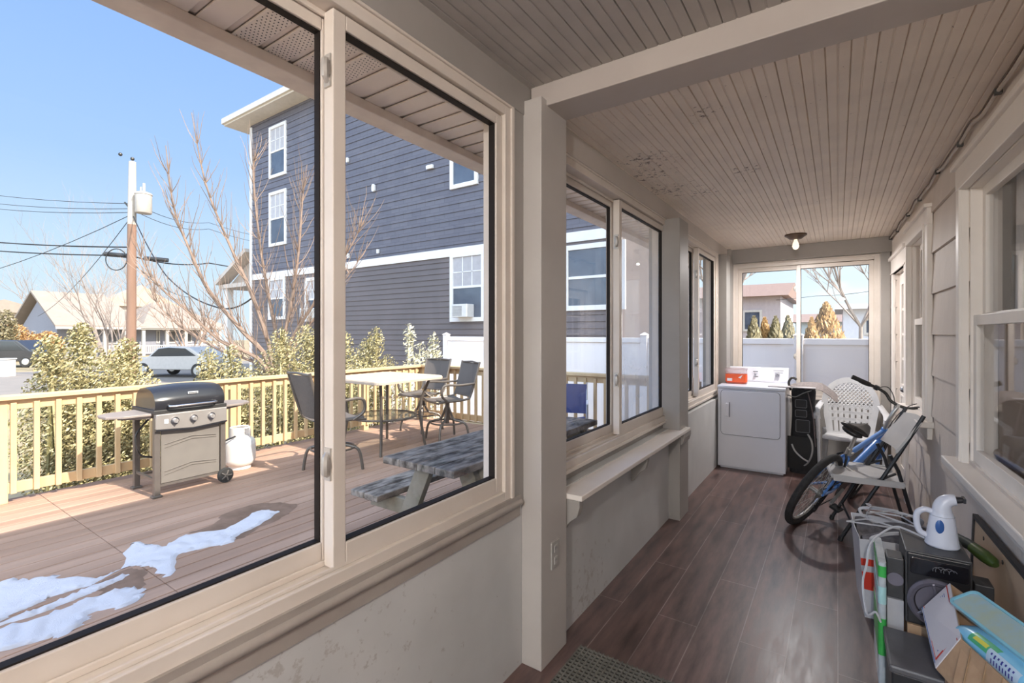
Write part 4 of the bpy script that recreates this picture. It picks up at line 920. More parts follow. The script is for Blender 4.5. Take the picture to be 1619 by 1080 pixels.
# lid: profile swept across
prof = [(-.02, .765), (-.035, .80), (-.03, .855), (.01, .915), (.09, .955), (.22, .972), (.34, .955), (.42, .90), (.45, .82), (.45, .765)]
b = B(); k = len(prof); nU = 12
def lidp(u, i):
    y, z = prof[i]; s = 1-.16*(2*abs(u-.5))**6*.5; zz = .765+(z-.765)*(1-.10*(2*u-1)**2)
    return (-.015+(GW+.03)*u, .2+(y-.2)*s, zz)
vs = [lidp(i/nU, j) for i in range(nU+1) for j in range(k)]
fs = [(i*k+j, (i+1)*k+j, (i+1)*k+j+1, i*k+j+1) for i in range(nU) for j in range(k-1)]+[tuple(range(k)), tuple(nU*k+j for j in range(k))[::-1], tuple([i*k for i in range(nU+1)]+[i*k+k-1 for i in range(nU, -1, -1)])]
b.add(vs, fs); ld = b.build('lid', lidm, gl, smooth=True)
b = B(); b.tube(smooth_path([(.08, -.03, .80), (.09, -.075, .795), (.2, -.085, .795), (GW-.2, -.085, .795), (GW-.09, -.075, .795), (GW-.08, -.03, .80)]), .010, 8); b.build('lid_handle', chrome, ld, smooth=True)
b = B(); b.cb((GW*.52, -.018, .895), (.085, .006, .022), None); b.build('badge', mat('badge_silver', (.55, .55, .56), rough=.4), ld, bevel=.003)
b = B()
for i in range(6): b.cb((GW*.52-.03+.012*i, -.022, .895), (.007, .002, .012))
b.build('lettering', black_p, ld)
b = B(); b.box((-.012, -.0, .77), (-.022, .0, .77)); 
def shelf(x0, x1, sgn):
    P = [(0, 0), (0, .40), (.22, .37), (.30, .30), (.32, .20), (.30, .10), (.20, .02)]
    bb = B(); bb.prism([(x0+sgn*p[0], .02+p[1]) for p in P], .022, Tr(0, 0, .715)); bb.bar((x0, .06, .70), (x0+sgn*.22, .12, .715), .03, .03); bb.bar((x0, .36, .66), (x0+sgn*.2, .3, .715), .025, .03); bb.build('side_shelf', mat('shelf_grey', (.27, .225, .20), (.24, .20, .18), rough=.5), gl, bevel=.005)
shelf(-.02, 0, -1); shelf(GW+.02, 0, 1)
b = B(); b.tube(smooth_path([(.05, .3, .66), (-.06, .28, .52), (-.03, .3, .35), (.06, .3, .3), (.3, .34, .25), (.66, .3, .32), (.80, .28, .36)]), .009, 6); b.build('gas_hose', black_p, gl, smooth=True)
# propane tank
t0 = at_z(380, 741, 0)
tk = thing('propane_tank', 'white propane tank standing on the deck right of the grill', 'gas tank', (t0.x-.05, t0.y+.02, 0), .3)
tw = mat('tank_white', (.80, .77, .74), (.76, .73, .70), rough=.35)
b = B(); b.lathe([(.0, .02), (.10, .025), (.135, .05), (.15, .085), (.152, .10), (.152, .25), (.145, .29), (.12, .32), (.06, .34), (.03, .345), (.0, .345)], 36); b.build('tank_body', tw, tk, smooth=True)
b = B(); b.lathe([(.098, 0), (.108, 0), (.105, .04), (.098, .04)], 30); b.build('foot_ring', tw, tk, smooth=True)
b = B()
for a0 in (20, 200):
    prev = []
    for i in range(13):
        a = math.radians(a0+i*140/12); prev.append((a))
    vs = []; fs = []
    for a in prev:
        for (r_, z_) in ((.10, .315), (.104, .315), (.104, .40), (.098, .43), (.094, .43), (.10, .40)): vs.append((r_*math.cos(a), r_*math.sin(a), z_))
    for i in range(12):
        for j in range(6): fs.append((i*6+j, i*6+(j+1) % 6, (i+1)*6+(j+1) % 6, (i+1)*6+j))
    fs += [tuple(range(6)), tuple(72+j for j in range(6))]
    b.add(vs, fs)
b.tube([(.09*math.cos(2*PI*i/24), .09*math.sin(2*PI*i/24), .43) for i in range(24)], .008, 6, closed=True); b.build('collar', tw, tk, smooth=True)
b = B(); b.cyl((0, 0, .34), (0, 0, .40), .018, n=12); b.cyl((0, 0, .40), (0, 0, .42), .032, n=14); b.cyl((0, 0, .37), (.06, 0, .37), .014, n=10); b.build('valve', chrome, tk, smooth=True)
# ================================================================== PATIO SET
pm = mat('patio_bronze', (.16, .135, .115), (.13, .11, .095), rough=.4, metal=.4); sl = mat('sling_mesh', (.13, .11, .10), (.105, .09, .08), rough=.8, scale=60)
pt = thing('patio_table', 'tall square patio table with pale tabletop and glass lower shelf', 'table', (-4.74, 4.08, 0), math.radians(0))
b = B(); P = rrect(-.54, -.54, .54, .54, .10, 6); b.prism(P, .022, Tr(0, 0, .875)); tt = b.build('tabletop', mat('table_stone', (.70, .58, .44), (.56, .47, .37), rough=.3, scale=14), pt, bevel=.004)
b = B(); b.ring(rrect(-.548, -.548, .548, .548, .108, 6), rrect(-.525, -.525, .525, .525, .09, 6), .03, Tr(0, 0, .856)); b.build('table_rim', mat('rim_tan', (.52, .42, .34), rough=.45), tt, bevel=.003)
for (sx, sy) in ((1, -1), (1, 1), (-1, -1), (-1, 1)):
    b = B(); b.tube([(sx*.40, sy*.40, .86), (sx*.33, sy*.33, .62), (sx*.31, sy*.31, .40), (sx*.36, sy*.36, 0.0)], .017, 8); b.build('leg', pm, pt, smooth=True)
b = B(); b.tube([(.40*math.cos(2*PI*i/32), .40*math.sin(2*PI*i/32), .40) for i in range(32)], .014, 8, closed=True); b.tube([(.3, .3, .40), (-.3, -.3, .40)], .01, 6); b.tube([(-.3, .3, .40), (.3, -.3, .40)], .01, 6); b.build('shelf_ring', pm, pt, smooth=True)
b = B(); b.lathe([(0, .405), (.39, .405), (.39, .412), (0, .412)], 40); b.build('glass_shelf', glass_mat('table_glass', tint=(.85, .9, .88), haze=.15, refl=1.6), pt)
def patio_chair(label, loc, rz):
    """local: faces +x"""
    r = thing('patio_chair', label, 'chair', loc, rz, 'brown mesh patio chairs around the tall table')
    b = B(); b.grid(lambda u, v: (-.21+.46*u, -.22+.44*v, .56-.02*math.sin(PI*v)-.03*u*(1-u)*2), 10, 8, .006); b.build('seat', sl, r, smooth=True)
    b = B(); b.grid(lambda u, v: (-.23-.13*u-.04*math.sin(PI*v), (-.21-.03*u+(.42+.06*u)*v), .585+.44*u), 10, 10, .006); b.build('backrest', sl, r, smooth=True)
    for s in (-1, 1):
        b = B(); b.tube(smooth_path([(.25, s*.225, .53), (.1, s*.23, .545), (-.17, s*.23, .555), (-.235, s*.225, .60), (-.30, s*.235, .80), (-.365, s*.25, 1.05)]), .015, 8); b.build('side_frame', pm, r, smooth=True)
        b = B(); b.tube(smooth_path([(.10, s*.23, .54), (.20, s*.27, .62), (.20, s*.275, .73), (.13, s*.275, .765), (-.05, s*.27, .755), (-.29, s*.24, .76)]), .016, 8); b.build('armrest', pm, r, smooth=True)
    b = B(); b.tube([(-.365, -.25, 1.03), (-.385, 0, 1.045), (-.365, .25, 1.03)], .013, 8); b.tube([(-.23, -.22, .59), (-.25, 0, .585), (-.23, .22, .59)], .011, 8); b.tube([(.25, -.225, .53), (.26, 0, .53), (.25, .225, .53)], .012, 8); b.build('cross_bar', pm, r, smooth=True)
    for k in range(4):
        a = PI/4+k*PI/2; c, s = math.cos(a), math.sin(a)
        b = B(); b.tube(smooth_path([(0.02*c, .02*s, .44), (.09*c, .09*s, .28), (.18*c, .18*s, .25), (.27*c, .27*s, .20), (.31*c, .31*s, .0)]), .016, 8); b.build('leg', pm, r, smooth=True)
    b = B(); b.cyl((0, 0, .22), (0, 0, .52), .028, n=14); b.cb((0, 0, .525), (.26, .30, .02)); b.build('swivel_post', pm, r, smooth=True)
    b = B(); b.tube([(.22*math.cos(2*PI*i/28), .22*math.sin(2*PI*i/28), .235) for i in range(28)], .011, 6, closed=True); b.build('base_ring', pm, r, smooth=True)
    return r
ch = patio_chair('brown mesh swivel patio chair left of the tall table, facing right', (-4.40, 3.10, 0), math.radians(82))
dup(ch, (-4.38, 4.86, 0), math.radians(-112), 'brown mesh swivel patio chair right of the tall table, arms toward it')
dup(ch, (-5.12, 5.12, 0), math.radians(-90), 'brown mesh patio chair farthest off, behind the tall table by the rail corner')
# ---- picnic table, long side along y
gw = mat('weathered_wood', (.36, .31, .265), (.085, .07, .06), rough=.95, scale=14, stretch=(1.3, .45, 1), bump=.5, bscale=30, lo=.38, hi=.62, spec=.15)
gw2 = mat('weathered_green', (.30, .26, .20), (.20, .17, .125), rough=.85, scale=8, bump=.4)
pc = thing('picnic_table', 'weathered grey wooden picnic table with attached benches near the window', 'picnic table', (-1.87, 1.83, 0))
for i in range(4):
    b = B(); b.box((-.268+.134*i, 0, .70), (-.268+.134*i+.132, 1.75, .74)); b.build('tabletop_board', gw, pc, bevel=.005)
for s in (-1, 1):
    b = B()
    for q in range(2 if s < 0 else 1):                 # the wall side bench is narrower
        x0 = s*((.46 if s < 0 else .40)+.13*q)-(.0 if s > 0 else .125); b.box((x0, .12, .40), (x0+.125, 1.70, .44))
    b.build('bench', gw, pc, bevel=.006)
for y in (.22, 1.50):
    for s in (-1, 1):
        b = B(); b.bar((s*.16, y, .70), (s*.56, y, .0), .045, .09, up=(0, 1, 0)) if False else b.prism([(s*.08, .70), (s*.20, .70), (s*.52, 0), (s*.40, 0)], .045, Tr(0, y, 0) @ XZ); b.build('leg', gw2, pc, bevel=.003)
    b = B(); b.box((-.70, y+.046, .30), (.53, y+.09, .398)); b.build('bench_beam', gw2, pc, bevel=.004)
    b = B(); b.box((-.25, y+.046, .62), (.25, y+.09, .70)); b.build('top_beam', gw2, pc, bevel=.004)
b = B(); b.bar((0, .27, .34), (0, .75, .69), .045, .08); b.bar((0, 1.5, .34), (0, 1.0, .69), .045, .08); b.build('brace', gw2, pc)
# ---- camping chair
c0 = at_z(915, 712, 0)
cc2 = thing('camping_chair', 'small folding camping chair with navy fabric in front of the end railing', 'chair', (-2.72, 5.12, 0), math.radians(205))
nv = mat('navy_fabric', (.035, .05, .16), (.03, .04, .13), rough=.85, scale=20); cf = mat('camp_frame', (.42, .42, .44), rough=.35, metal=.5)
b = B(); b.grid(lambda u, v: (-.24+.48*u, -.20+.40*v, .41-.03*math.sin(PI*u)), 8, 8, .006); b.build('seat', nv, cc2, smooth=True)
b = B(); b.grid(lambda u, v: (-.26+.52*u, -.22-.06*v-.03*math.sin(PI*u), .44+.36*v), 10, 8, .006); b.build('backrest', nv, cc2, smooth=True)
for s in (-1, 1):
    b = B(); b.tube([(s*.26, -.29, .82), (s*.26, -.20, .40), (s*.26, .22, 0)], .010, 8); b.build('leg', cf, cc2, smooth=True)
    b = B(); b.tube([(s*.27, .20, .62), (s*.27, .16, .40), (s*.27, -.22, 0)], .010, 8); b.build('leg', cf, cc2, smooth=True)
    b = B(); b.tube([(s*.27, -.25, .60), (s*.27, 0, .63), (s*.27, .21, .62)], .016, 8, flat=.5); b.build('armrest', white_p, cc2, smooth=True)
b = B(); b.tube([(-.27, .20, .40), (.27, .20, .40)], .009, 6); b.tube([(-.27, -.2, .02), (.27, .2, .02)], .008, 6); b.tube([(.27, -.2, .02), (-.27, .2, .02)], .008, 6); b.build('cross_bar', cf, cc2, smooth=True)
# ================================================================== BEYOND THE DECK
random.seed(11)
grass = mat('winter_grass', (.34, .27, .17), (.25, .20, .12), rough=.95, scale=.6, bump=.3)
b = B(); b.box((-140, -60, GZ-.2), (120, 140, GZ)); struct(b.build('ground', grass))
asph = mat('asphalt', (.24, .21, .19), (.21, .185, .17), rough=.9, scale=1.5)
dV = Vector((-S_, C_, 0)); rV = Vector((C_, S_, 0))            # street runs across, left of the lot
b = B(); q0, q1 = at_z(-260, 620, GZ), at_z(60, 600, GZ)
b.add([(-33, -40, GZ+.01), (-21, -40, GZ+.01), (-23, 60, GZ+.01), (-36, 60, GZ+.01)], [(0, 1, 2, 3)]); o = b.build('road', asph); struct(o)
b = B(); b.add([(-19.9, -40, GZ+.03), (-18.7, -40, GZ+.03), (-20.7, 60, GZ+.03), (-21.9, 60, GZ+.03)], [(0, 1, 2, 3)]); struct(b.build('sidewalk', mat('concrete', (.42, .37, .32), (.38, .34, .3), rough=.9)))
# ---- the navy building: face along x at y = FY
FY = 9.6; K = FY/9.0
sidm = mat('siding_navy', (.165, .137, .138), (.14, .118, .118), rough=.5, scale=1.2)
shm = brick_mat('shingle_navy', (.145, .140, .168), (.122, .118, .147), (.06, .058, .072), .35, .215, .004, axes='xz', rough=.55, bump=.2)
wh = mat('house_trim', (.82, .80, .80), (.78, .76, .76), rough=.5)
nb = thing('navy_building', 'three storey navy blue house with white trimmed windows across the yard', 'building')
cn = at_y(397, 440, FY); XL, XR = cn.x, -3.55*K; ZB = 3.45*K+.0
zb = at_y(397, 440, FY).z; ztop = at_y(397, 203, FY).z
b = B()
def laps(bb, x0, x1, z0, z1, h):
    z = z0
    while z < z1:
        c = min(z+h, z1); bb.add([(x0, FY-.022, z), (x1, FY-.022, z), (x1, FY+.01, z), (x0, FY+.01, z), (x0, FY-.002, c), (x1, FY-.002, c), (x1, FY+.01, c), (x0, FY+.01, c)], [(0,3,2,1),(4,5,6,7),(0,1,5,4),(1,2,6,5),(2,3,7,6),(3,0,4,7)]); z += h
laps(b, XL, XR, GZ, zb, .15); b.box((XL, FY, GZ), (XR, FY+7, zb+.01)); b.build('lower_wall', sidm, nb)
b = B(); laps(b, XL, XR, zb, ztop+.2, .215); b.box((XL, FY, zb+.01), (XR, FY+7, ztop+.2)); b.build('upper_wall', shm, nb)
b = B(); b.box((XL-.02, FY-.05, zb-.10), (XR+.02, FY-.0, zb+.12)); b.build('belt_trim', wh, nb)
b = B(); b.box((XL-.04, FY-.04, GZ), (XL+.12, FY, ztop)); b.box((XR-.12, FY-.04, GZ), (XR+.04, FY, ztop)); b.build('corner_trim', wh, nb)
b = B(); b.box((XL-.85, FY-.60, ztop+.08), (XR+.4, FY+7.6, ztop+.14)); b.build('soffit', mat('eave_cream', (.72, .64, .55), rough=.6), nb)
b = B(); b.box((XL-.9, FY-.68, ztop+.14), (XR+.45, FY-.58, ztop+.34)); b.box((XL-.9, FY-.6, ztop+.14), (XL-.8, FY+7.6, ztop+.34)); b.box((XL-.9, FY-.6, ztop+.3), (XR+.45, FY+7.6, ztop+.40)); b.build('roof_edge', mat('eave_cream', (.72, .64, .55)), nb)
b = B(); b.add([(XL-.7, FY-.4, ztop+.41), (XR+.3, FY-.4, ztop+.41), (XR+.3, FY+7.4, ztop+.41), (XL-.7, FY+7.4, ztop+.41), (XL+3, FY+3.5, ztop+2.4), (XR-3, FY+3.5, ztop+2.4)], [(0, 1, 5, 4), (1, 2, 5), (2, 3, 4, 5), (3, 0, 4), (3, 2, 1, 0)]); b.build('roof', mat('roof_shingle', (.2, .19, .19), rough=.9), nb)
pane_d = mat('house_pane', (.10, .12, .16), (.05, .06, .09), rough=.08, scale=1.5, spec=1.0)
blind = mat('house_blind', (.48, .46, .48), (.42, .40, .42), rough=.5)
def nwin(x0, y0, x1, y1, ac=False, low_dark=True, muntin=True):
    """px corners of the white casing on the facade"""
    p = at_y(x0, y0, FY); q = at_y(x1, y1, FY); pa = at_y(x1, y0, FY)
    X0, X1 = p.x, q.x; 
    Z1 = p.z; Z0 = at_y(x0, y1, FY).z if False else q.z
    t = .11
    b = B(); b.frame(X0, X1, Z0, Z1, t, FY-.06, FY-.0); zm = (Z0+Z1)/2; b.box((X0+t, FY-.045, zm-.03), (X1-t, FY-.01, zm+.03)); w = b.build('window', wh, nb, bevel=.003)
    b = B(); b.box((X0+t, FY-.026, zm), (X1-t, FY-.018, Z1-t)); b.build('pane', blind if muntin else pane_d, w)
    b = B(); b.box((X0+t, FY-.026, Z0+t), (X1-t, FY-.018, zm)); b.build('pane', pane_d, w)
    if muntin:
        b = B()
        for i in (1, 2): u = X0+t+(X1-X0-2*t)*i/3; b.box((u-.012, FY-.034, zm), (u+.012, FY-.024, Z1-t))
        for i in (1,): b.box((X0+t, FY-.034, (zm+Z1-t)/2-.012), (X1-t, FY-.024, (zm+Z1-t)/2+.012))
        b.build('muntin', wh, w)
    if ac:
        b = B(); b.box(((X0+X1)/2-.28, FY-.32, Z0+t), ((X0+X1)/2+.22, FY-.02, Z0+t+.33)); a_ = b.build('air_conditioner', mat('ac_white', (.75, .73, .72), rough=.5), w, bevel=.01)
        b = B()
        for i in range(8): b.box(((X0+X1)/2-.25, FY-.326, Z0+t+.04+.032*i), ((X0+X1)/2+.06, FY-.318, Z0+t+.052+.032*i))
        b.build('louvre', grey_p, a_)
nwin(427, 203, 454, 275); nwin(427, 306, 454, 386); nwin(426, 440, 452, 505); nwin(484, 440, 506, 508, ac=True)
nwin(713, 402, 768, 508, ac=True); nwin(713, 195, 757, 291, muntin=False); nwin(893, 390, 990, 489, muntin=False); nwin(560, 90, 600, 170)
for (px, py, s) in ((593, 298, 1), (552, 254, .7), (682, 265, 1), (600, 398, .6), (553, 405, .7)):
    p = at_y(px, py, FY); b = B(); b.prism(rrect(-.06*s, -.11*s, .06*s, .11*s, .05*s, 4) if px != 682 else rrect(-.12, -.05, .12, .05, .01), .06, Tr(p.x, FY-.03, p.z) @ Rx(PI/2)); b.build('vent_cover', wh, nb)
# porch gable at its left corner
b = B(); g0 = XL
P = [(g0-3.3, zb-.05), (g0, zb-.05), (g0, zb+1.15), (g0-.5, zb+1.25)]
b.prism([(g0-3.0, zb-.1), (g0-.02, zb-.1), (g0-.02, zb+1.1), (g0-.9, zb+1.05)], 4, Tr(0, FY+.6, 0) @ XZ); b.build('porch_gable', mat('gable_tan', (.45, .38, .33), rough=.8), nb)
b = B(); b.bar((g0-3.3, FY+.4, zb-.0), (g0-.8, FY+.4, zb+1.2), .5, .16, up=(0, 0, 1)); b.box((g0-3.3, FY+.3, zb-.22), (g0, FY+4.6, zb-.05)); b.build('porch_fascia', mat('gable_trim', (.60, .52, .46), rough=.7), nb)
b = B(); b.box((g0-3.1, FY+.45, GZ), (g0-2.85, FY+.7, zb-.2)); b.build('porch_post', wh, nb)
b = B(); b.box((g0-3.0, FY+2.0, GZ), (g0-.02, FY+4.5, 1.9)); b.build('porch_wall', mat('siding_dark', (.13, .125, .145), rough=.6), nb)
b = B(); b.box((g0-3.2, FY+1.9, 1.85), (g0, FY+2.0, 2.0)); b.build('porch_band', wh, nb)
# ---- white vinyl fence
fy = 8.35
fp0 = at_y(705, 535, fy)
vf = thing('vinyl_fence', 'tall white vinyl privacy fence beyond the end railing', 'fence')
vin2 = mat('vinyl_white', (.95, .89, .89), (.92, .86, .86), rough=.4, scale=1)
FX1 = 6.0; ft = 1.36
xs = []; x = fp0.x
b = B(); b.box((fp0.x, fy, GZ+.05), (FX1, fy+.03, ft-.05)); b.build('panel', vin2, vf)
b = B(); b.box((fp0.x, fy-.025, ft-.09), (FX1, fy+.055, ft)); b.box((fp0.x, fy-.025, GZ+.02), (FX1, fy+.055, GZ+.15)); b.build('rail', vin2, vf, bevel=.006)
while x < FX1:
    b = B(); b.box((x-.06, fy-.045, GZ), (x+.06, fy+.075, ft+.05)); p_ = b.build('post', vin2, vf, bevel=.008)
    b = B(); b.add([(x-.075, fy-.06, ft+.05), (x+.075, fy-.06, ft+.05), (x+.075, fy+.09, ft+.05), (x-.075, fy+.09, ft+.05), (x, fy+.015, ft+.10)], [(0, 3, 2, 1), (0, 1, 4), (1, 2, 4), (2, 3, 4), (3, 0, 4)]); b.build('post_cap', vin2, p_); x += 2.36
b = B(); b.box((fp0.x-.04, fy-2.2, GZ+.05), (fp0.x, fy, ft-.9)); b.build('side_panel', vin2, vf)
# ---- trees
def leafless(bb, base, h, spread, rng, n_main, lean=(0, 0), r0=.05, levels=2, up=.6, start=.0, kids=7, droop=0.0):
    def grow(p, d, L, r, lev):
        k = 6; pts = [Vector(p)]; rs = [r]; dd = Vector(d).normalized()
        for i in range(k):
            dd = (dd+Vector((rng.uniform(-1, 1), rng.uniform(-1, 1), rng.uniform(-.3, 1)*up))*.16+Vector((0, 0, -droop))).normalized()
            pts.append(pts[-1]+dd*L/k); rs.append(r*(1-.82*(i+1)/k)+.0015)
        bb.tube(pts, rs, 4 if lev else 5, caps=False)
        if lev < levels:
            for q in range(kids):
                i = rng.randint(2, k); side = Vector((rng.uniform(-1, 1), rng.uniform(-1, 1), rng.uniform(-.1, .9)))
                grow(pts[i], (pts[i]-pts[i-1]).normalized()*.9+side*.8, L*rng.uniform(.3, .55), rs[i]*.6, lev+1)
    base = Vector(base)
    for m_ in range(n_main):
        a = 2*PI*(m_+rng.uniform(-.3, .3))/n_main
        grow(base+Vector((0, 0, start)), (math.cos(a)*spread+lean[0], math.sin(a)*spread+lean[1], 1), h*rng.uniform(.7, 1.05), r0*rng.uniform(.6, 1), 0)
bark = mat('bark_pinkish', (.30, .21, .16), (.22, .15, .115), rough=.9, scale=10); bark2 = mat('bark_grey', (.30, .25, .23), (.24, .2, .18), rough=.9, scale=10); bark_p = mat('bark_pale', (.36, .29, .25), (.30, .24, .21), rough=.9)
rng = random.Random(5)
# the multi-stemmed tree in front of the navy building: main limbs laid out, shoots rising from them
tb0 = at_d(436, 590, 9.3); tb0.z = GZ
def limb(pxs, r0, bb):
    pts = [tb0]+[at_d(x, y, dd) for x, y, dd in pxs]; pts = smooth_path(pts, 4); k = len(pts)
    bb.tube(pts, [r0*(1-.88*i/(k-1)) for i in range(k)], 6, caps=False); return pts
b = B(); b.tube([tb0, tb0+Vector((0, 0, .5))], [.12, .09], 10)
LM = [limb([(425, 575, 9.3), (380, 520, 9.2), (330, 460, 9.1), (300, 395, 9.0), (275, 330, 8.9), (262, 230, 8.8)], .055, b),
      limb([(430, 570, 9.3), (400, 470, 9.3), (360, 380, 9.3), (325, 290, 9.2), (303, 178, 9.1)], .05, b),
      limb([(420, 580, 9.2), (350, 540, 9.0), (300, 495, 8.8), (240, 440, 8.7), (214, 380, 8.7)], .045, b),
      limb([(440, 560, 9.4), (425, 470, 9.5), (410, 380, 9.6), (400, 270, 9.6), (405, 250, 9.6)], .045, b),
      limb([(445, 560, 9.2), (460, 480, 9.2), (472, 400, 9.2), (478, 320, 9.2), (482, 285, 9.2)], .045, b),
      limb([(455, 555, 9.2), (490, 490, 9.0), (530, 430, 8.9), (560, 380, 8.9), (575, 348, 8.9)], .04, b),
      limb([(460, 560, 9.5), (500, 500, 9.6), (540, 450, 9.7), (585, 385, 9.8)], .03, b),
      limb([(415, 585, 9.5), (350, 555, 9.6), (290, 520, 9.8), (250, 480, 9.9), (232, 420, 9.9)], .035, b)]
for P in LM:
    k = len(P)
    for i in range(int(k*.25), k-2):
        for _ in range(4 if i % 2 else 5):
            d = (P[i+1]-P[i]).normalized(); s = Vector((rng.uniform(-1, 1), rng.uniform(-1, 1), rng.uniform(0, 1.2))); L = rng.uniform(.4, 1.35)*(1.1-.5*i/k)
            pts = [P[i]]; dd = (d*.7+s*.7).normalized()
            for j in range(5): dd = (dd+Vector((rng.uniform(-.2, .2), rng.uniform(-.2, .2), .16))).normalized(); pts.append(pts[-1]+dd*L/5)
            b.tube(pts, [.0095-.0014*j for j in range(6)], 3, caps=False)
tr = b.build('bare_tree', bark, smooth=True, fix=False); tag(tr, 'multi-stemmed leafless tree with thin upright shoots in front of the navy building', 'tree')
def tree(px, py, dist, h, label, m, seed, n=4, sp=.25, r0=.09, kids=6, trunk=.0, group=None, levels=2):
    rg = random.Random(seed); p = at_d(px, py, dist); p.z = GZ; bb = B()
    if trunk: bb.tube([p, p+Vector((0, 0, trunk))], [r0*1.5, r0*1.1], 8, caps=False)
    leafless(bb, p, h-trunk, sp, rg, n, r0=r0, start=trunk, kids=kids, levels=levels)
    return tag(bb.build('bare_tree', m, smooth=True, fix=False), label, 'tree', group)
tree(172, 590, 26, 6.2, 'bushy leafless tree in front of the porch of the grey bungalow', bark_p, 21, n=7, sp=.5, r0=.07, kids=7)
tree(80, 560, 66, 11.5, 'wide leafless tree behind the roof of the grey bungalow', bark2, 22, n=6, sp=.7, r0=.12, kids=8)
tree(195, 560, 68, 14.0, 'tall leafless tree behind the tan hipped roof near the utility pole', bark_p, 23, n=6, sp=.45, r0=.12, kids=8)
tree(300, 560, 34, 5.5, 'low leafless tree right of the bungalow, behind the many-stemmed tree', bark, 24, n=6, sp=.6, r0=.07, kids=8)
tree(1003, 560, 15, 7.0, 'leafless tree with a thick pale trunk seen through the hazy window pane', bark2, 25, n=5, sp=.55, r0=.13, kids=6, trunk=2.1)
tree(1361, 560, 16, 6.6, 'leafless tree right of the end window view, in front of the white house', bark_p, 26, n=6, sp=.6, r0=.05, kids=9, trunk=2.2)
tree(1150, 560, 12, 6.2, 'leafless tree whose branches cross the top left of the end window', bark2, 27, n=5, sp=.7, r0=.06, kids=7, trunk=2.6)
# ---- evergreen shrubs of small cream-edged leaves
def leaf_mat(name, a, c):
    m, nt, bs = _nt(name); oi = N(nt, 'ShaderNodeNewGeometry'); cr = N(nt, 'ShaderNodeValToRGB')
    cr.color_ramp.elements[0].color = rgb(a); cr.color_ramp.elements[1].color = rgb(c); nt.links.new(oi.outputs['Random Per Island'], cr.inputs[0]); nt.links.new(cr.outputs[0], bs.inputs['Base Color']); bs.inputs['Roughness'].default_value = .6; return m
lm = leaf_mat('leaf_cream_green', (.10, .095, .025), (.64, .54, .29)); lt = leaf_mat('leaf_tan', (.30, .15, .045), (.60, .36, .15)); lg = leaf_mat('leaf_dark_green', (.13, .11, .06), (.30, .25, .14)); lgold = leaf_mat('leaf_gold', (.26, .14, .05), (.55, .33, .13))
def leaves(bb, c, r, n, size, rg, zmin=None):
    for _ in range(n):
        u = rg.random()**.4; th = rg.uniform(0, 2*PI); cz = rg.uniform(-1, 1); s = math.sqrt(1-cz*cz)
        p = Vector((c[0]+r[0]*u*s*math.cos(th), c[1]+r[1]*u*s*math.sin(th), c[2]+r[2]*u*cz))
        if zmin is not None and p.z < zmin: continue
        a = Vector((rg.uniform(-1, 1), rg.uniform(-1, 1), rg.uniform(-1, 1))).normalized(); t = a.orthogonal().normalized(); q = a.cross(t); e = size*rg.uniform(.6, 1.2)
        o = len(bb.v); bb.v += [tuple(p-t*e), tuple(p+q*e*.45), tuple(p+t*e), tuple(p-q*e*.45)]; bb.f.append((o, o+1, o+2, o+3))
def shrub(label, blobs, n, size, m, seed, group=None, name='shrub', cat='shrub'):
    rg = random.Random(seed); bb = B()
    vol = [bl[1][0]*bl[1][1]*bl[1][2] for bl in blobs]; tot = sum(v**.67 for v in vol)
    for bl, v in zip(blobs, vol):
        leaves(bb, bl[0], bl[1], int(n*v**.67/tot), size, rg, GZ)
        c = Vector(bl[0])
        for _ in range(3): bb.tube([(c.x+rg.uniform(-.1, .1), c.y+rg.uniform(-.1, .1), GZ), c, c+Vector((rg.uniform(-.4, .4)*bl[1][0], rg.uniform(-.4, .4)*bl[1][1], bl[1][2]*.9))], [.015, .012, .005], 4, caps=False)
    return tag(bb.build(name, m, fix=False), label, cat, group)
GS = 'cream and green leafed shrubs behind the deck railing'
def blobs_along(x, ys, rr, tops, rg):
    out = []
    for y, t in zip(ys, tops):
        out.append(((x+rg.uniform(-.1, .1), y, (t+GZ)/2), (rr, rr, (t-GZ)/2)))
        out.append(((x+rg.uniform(-.25, .25), y+rg.uniform(-.2, .2), t), (rr*.35, rr*.35, .28)))
    return out
rg = random.Random(8)
shrub('cream and green shrub behind the left part of the railing, up to the grill', blobs_along(-7.0, [1.55, 1.85, 2.1], .42, [1.15, 1.30, 1.12], rg), 30305, .023, lm, 1, GS)
shrub('cream and green shrub behind the grill, at the right end of the white car', blobs_along(-7.1, [2.62, 3.15, 3.55], .42, [.50, .98, 1.0], rg), 15152, .023, lm, 2, GS)
shrub('cream and green shrub behind the propane tank, tallest over the rail', blobs_along(-6.9, [3.9, 4.25, 4.6], .5, [1.25, 1.32, 1.15], rg), 20662, .023, lm, 3, GS)
shrub('cream and green shrub behind the left patio chair', blobs_along(-6.75, [4.95, 5.4, 5.75], .45, [1.2, 1.28, 1.1], rg), 16530, .023, lm, 4, GS)
shrub('fine pale shrub past the rail corner, behind the patio table', blobs_along(-6.7, [6.5, 6.9], .35, [1.35, 1.2], rg), 2500, .04, leaf_mat('leaf_pale', (.45, .42, .28), (.7, .66, .5)), 5)
p = at_d(18, 545, 34); shrub('rust-orange leafless hedge by the parked black car', [((p.x, p.y, .8), (1.3, 1.3, 1.35)), ((p.x+1.2, p.y+1.6, .5), (1.0, 1.0, 1.1))], 6500, .10, lt, 7)
p = at_d(5, 500, 33); shrub('small dark golden conifer beside the pale house at the left edge', [((p.x+.6, p.y, 1.2), (.7, .7, 1.9))], 1800, .12, lg, 9)
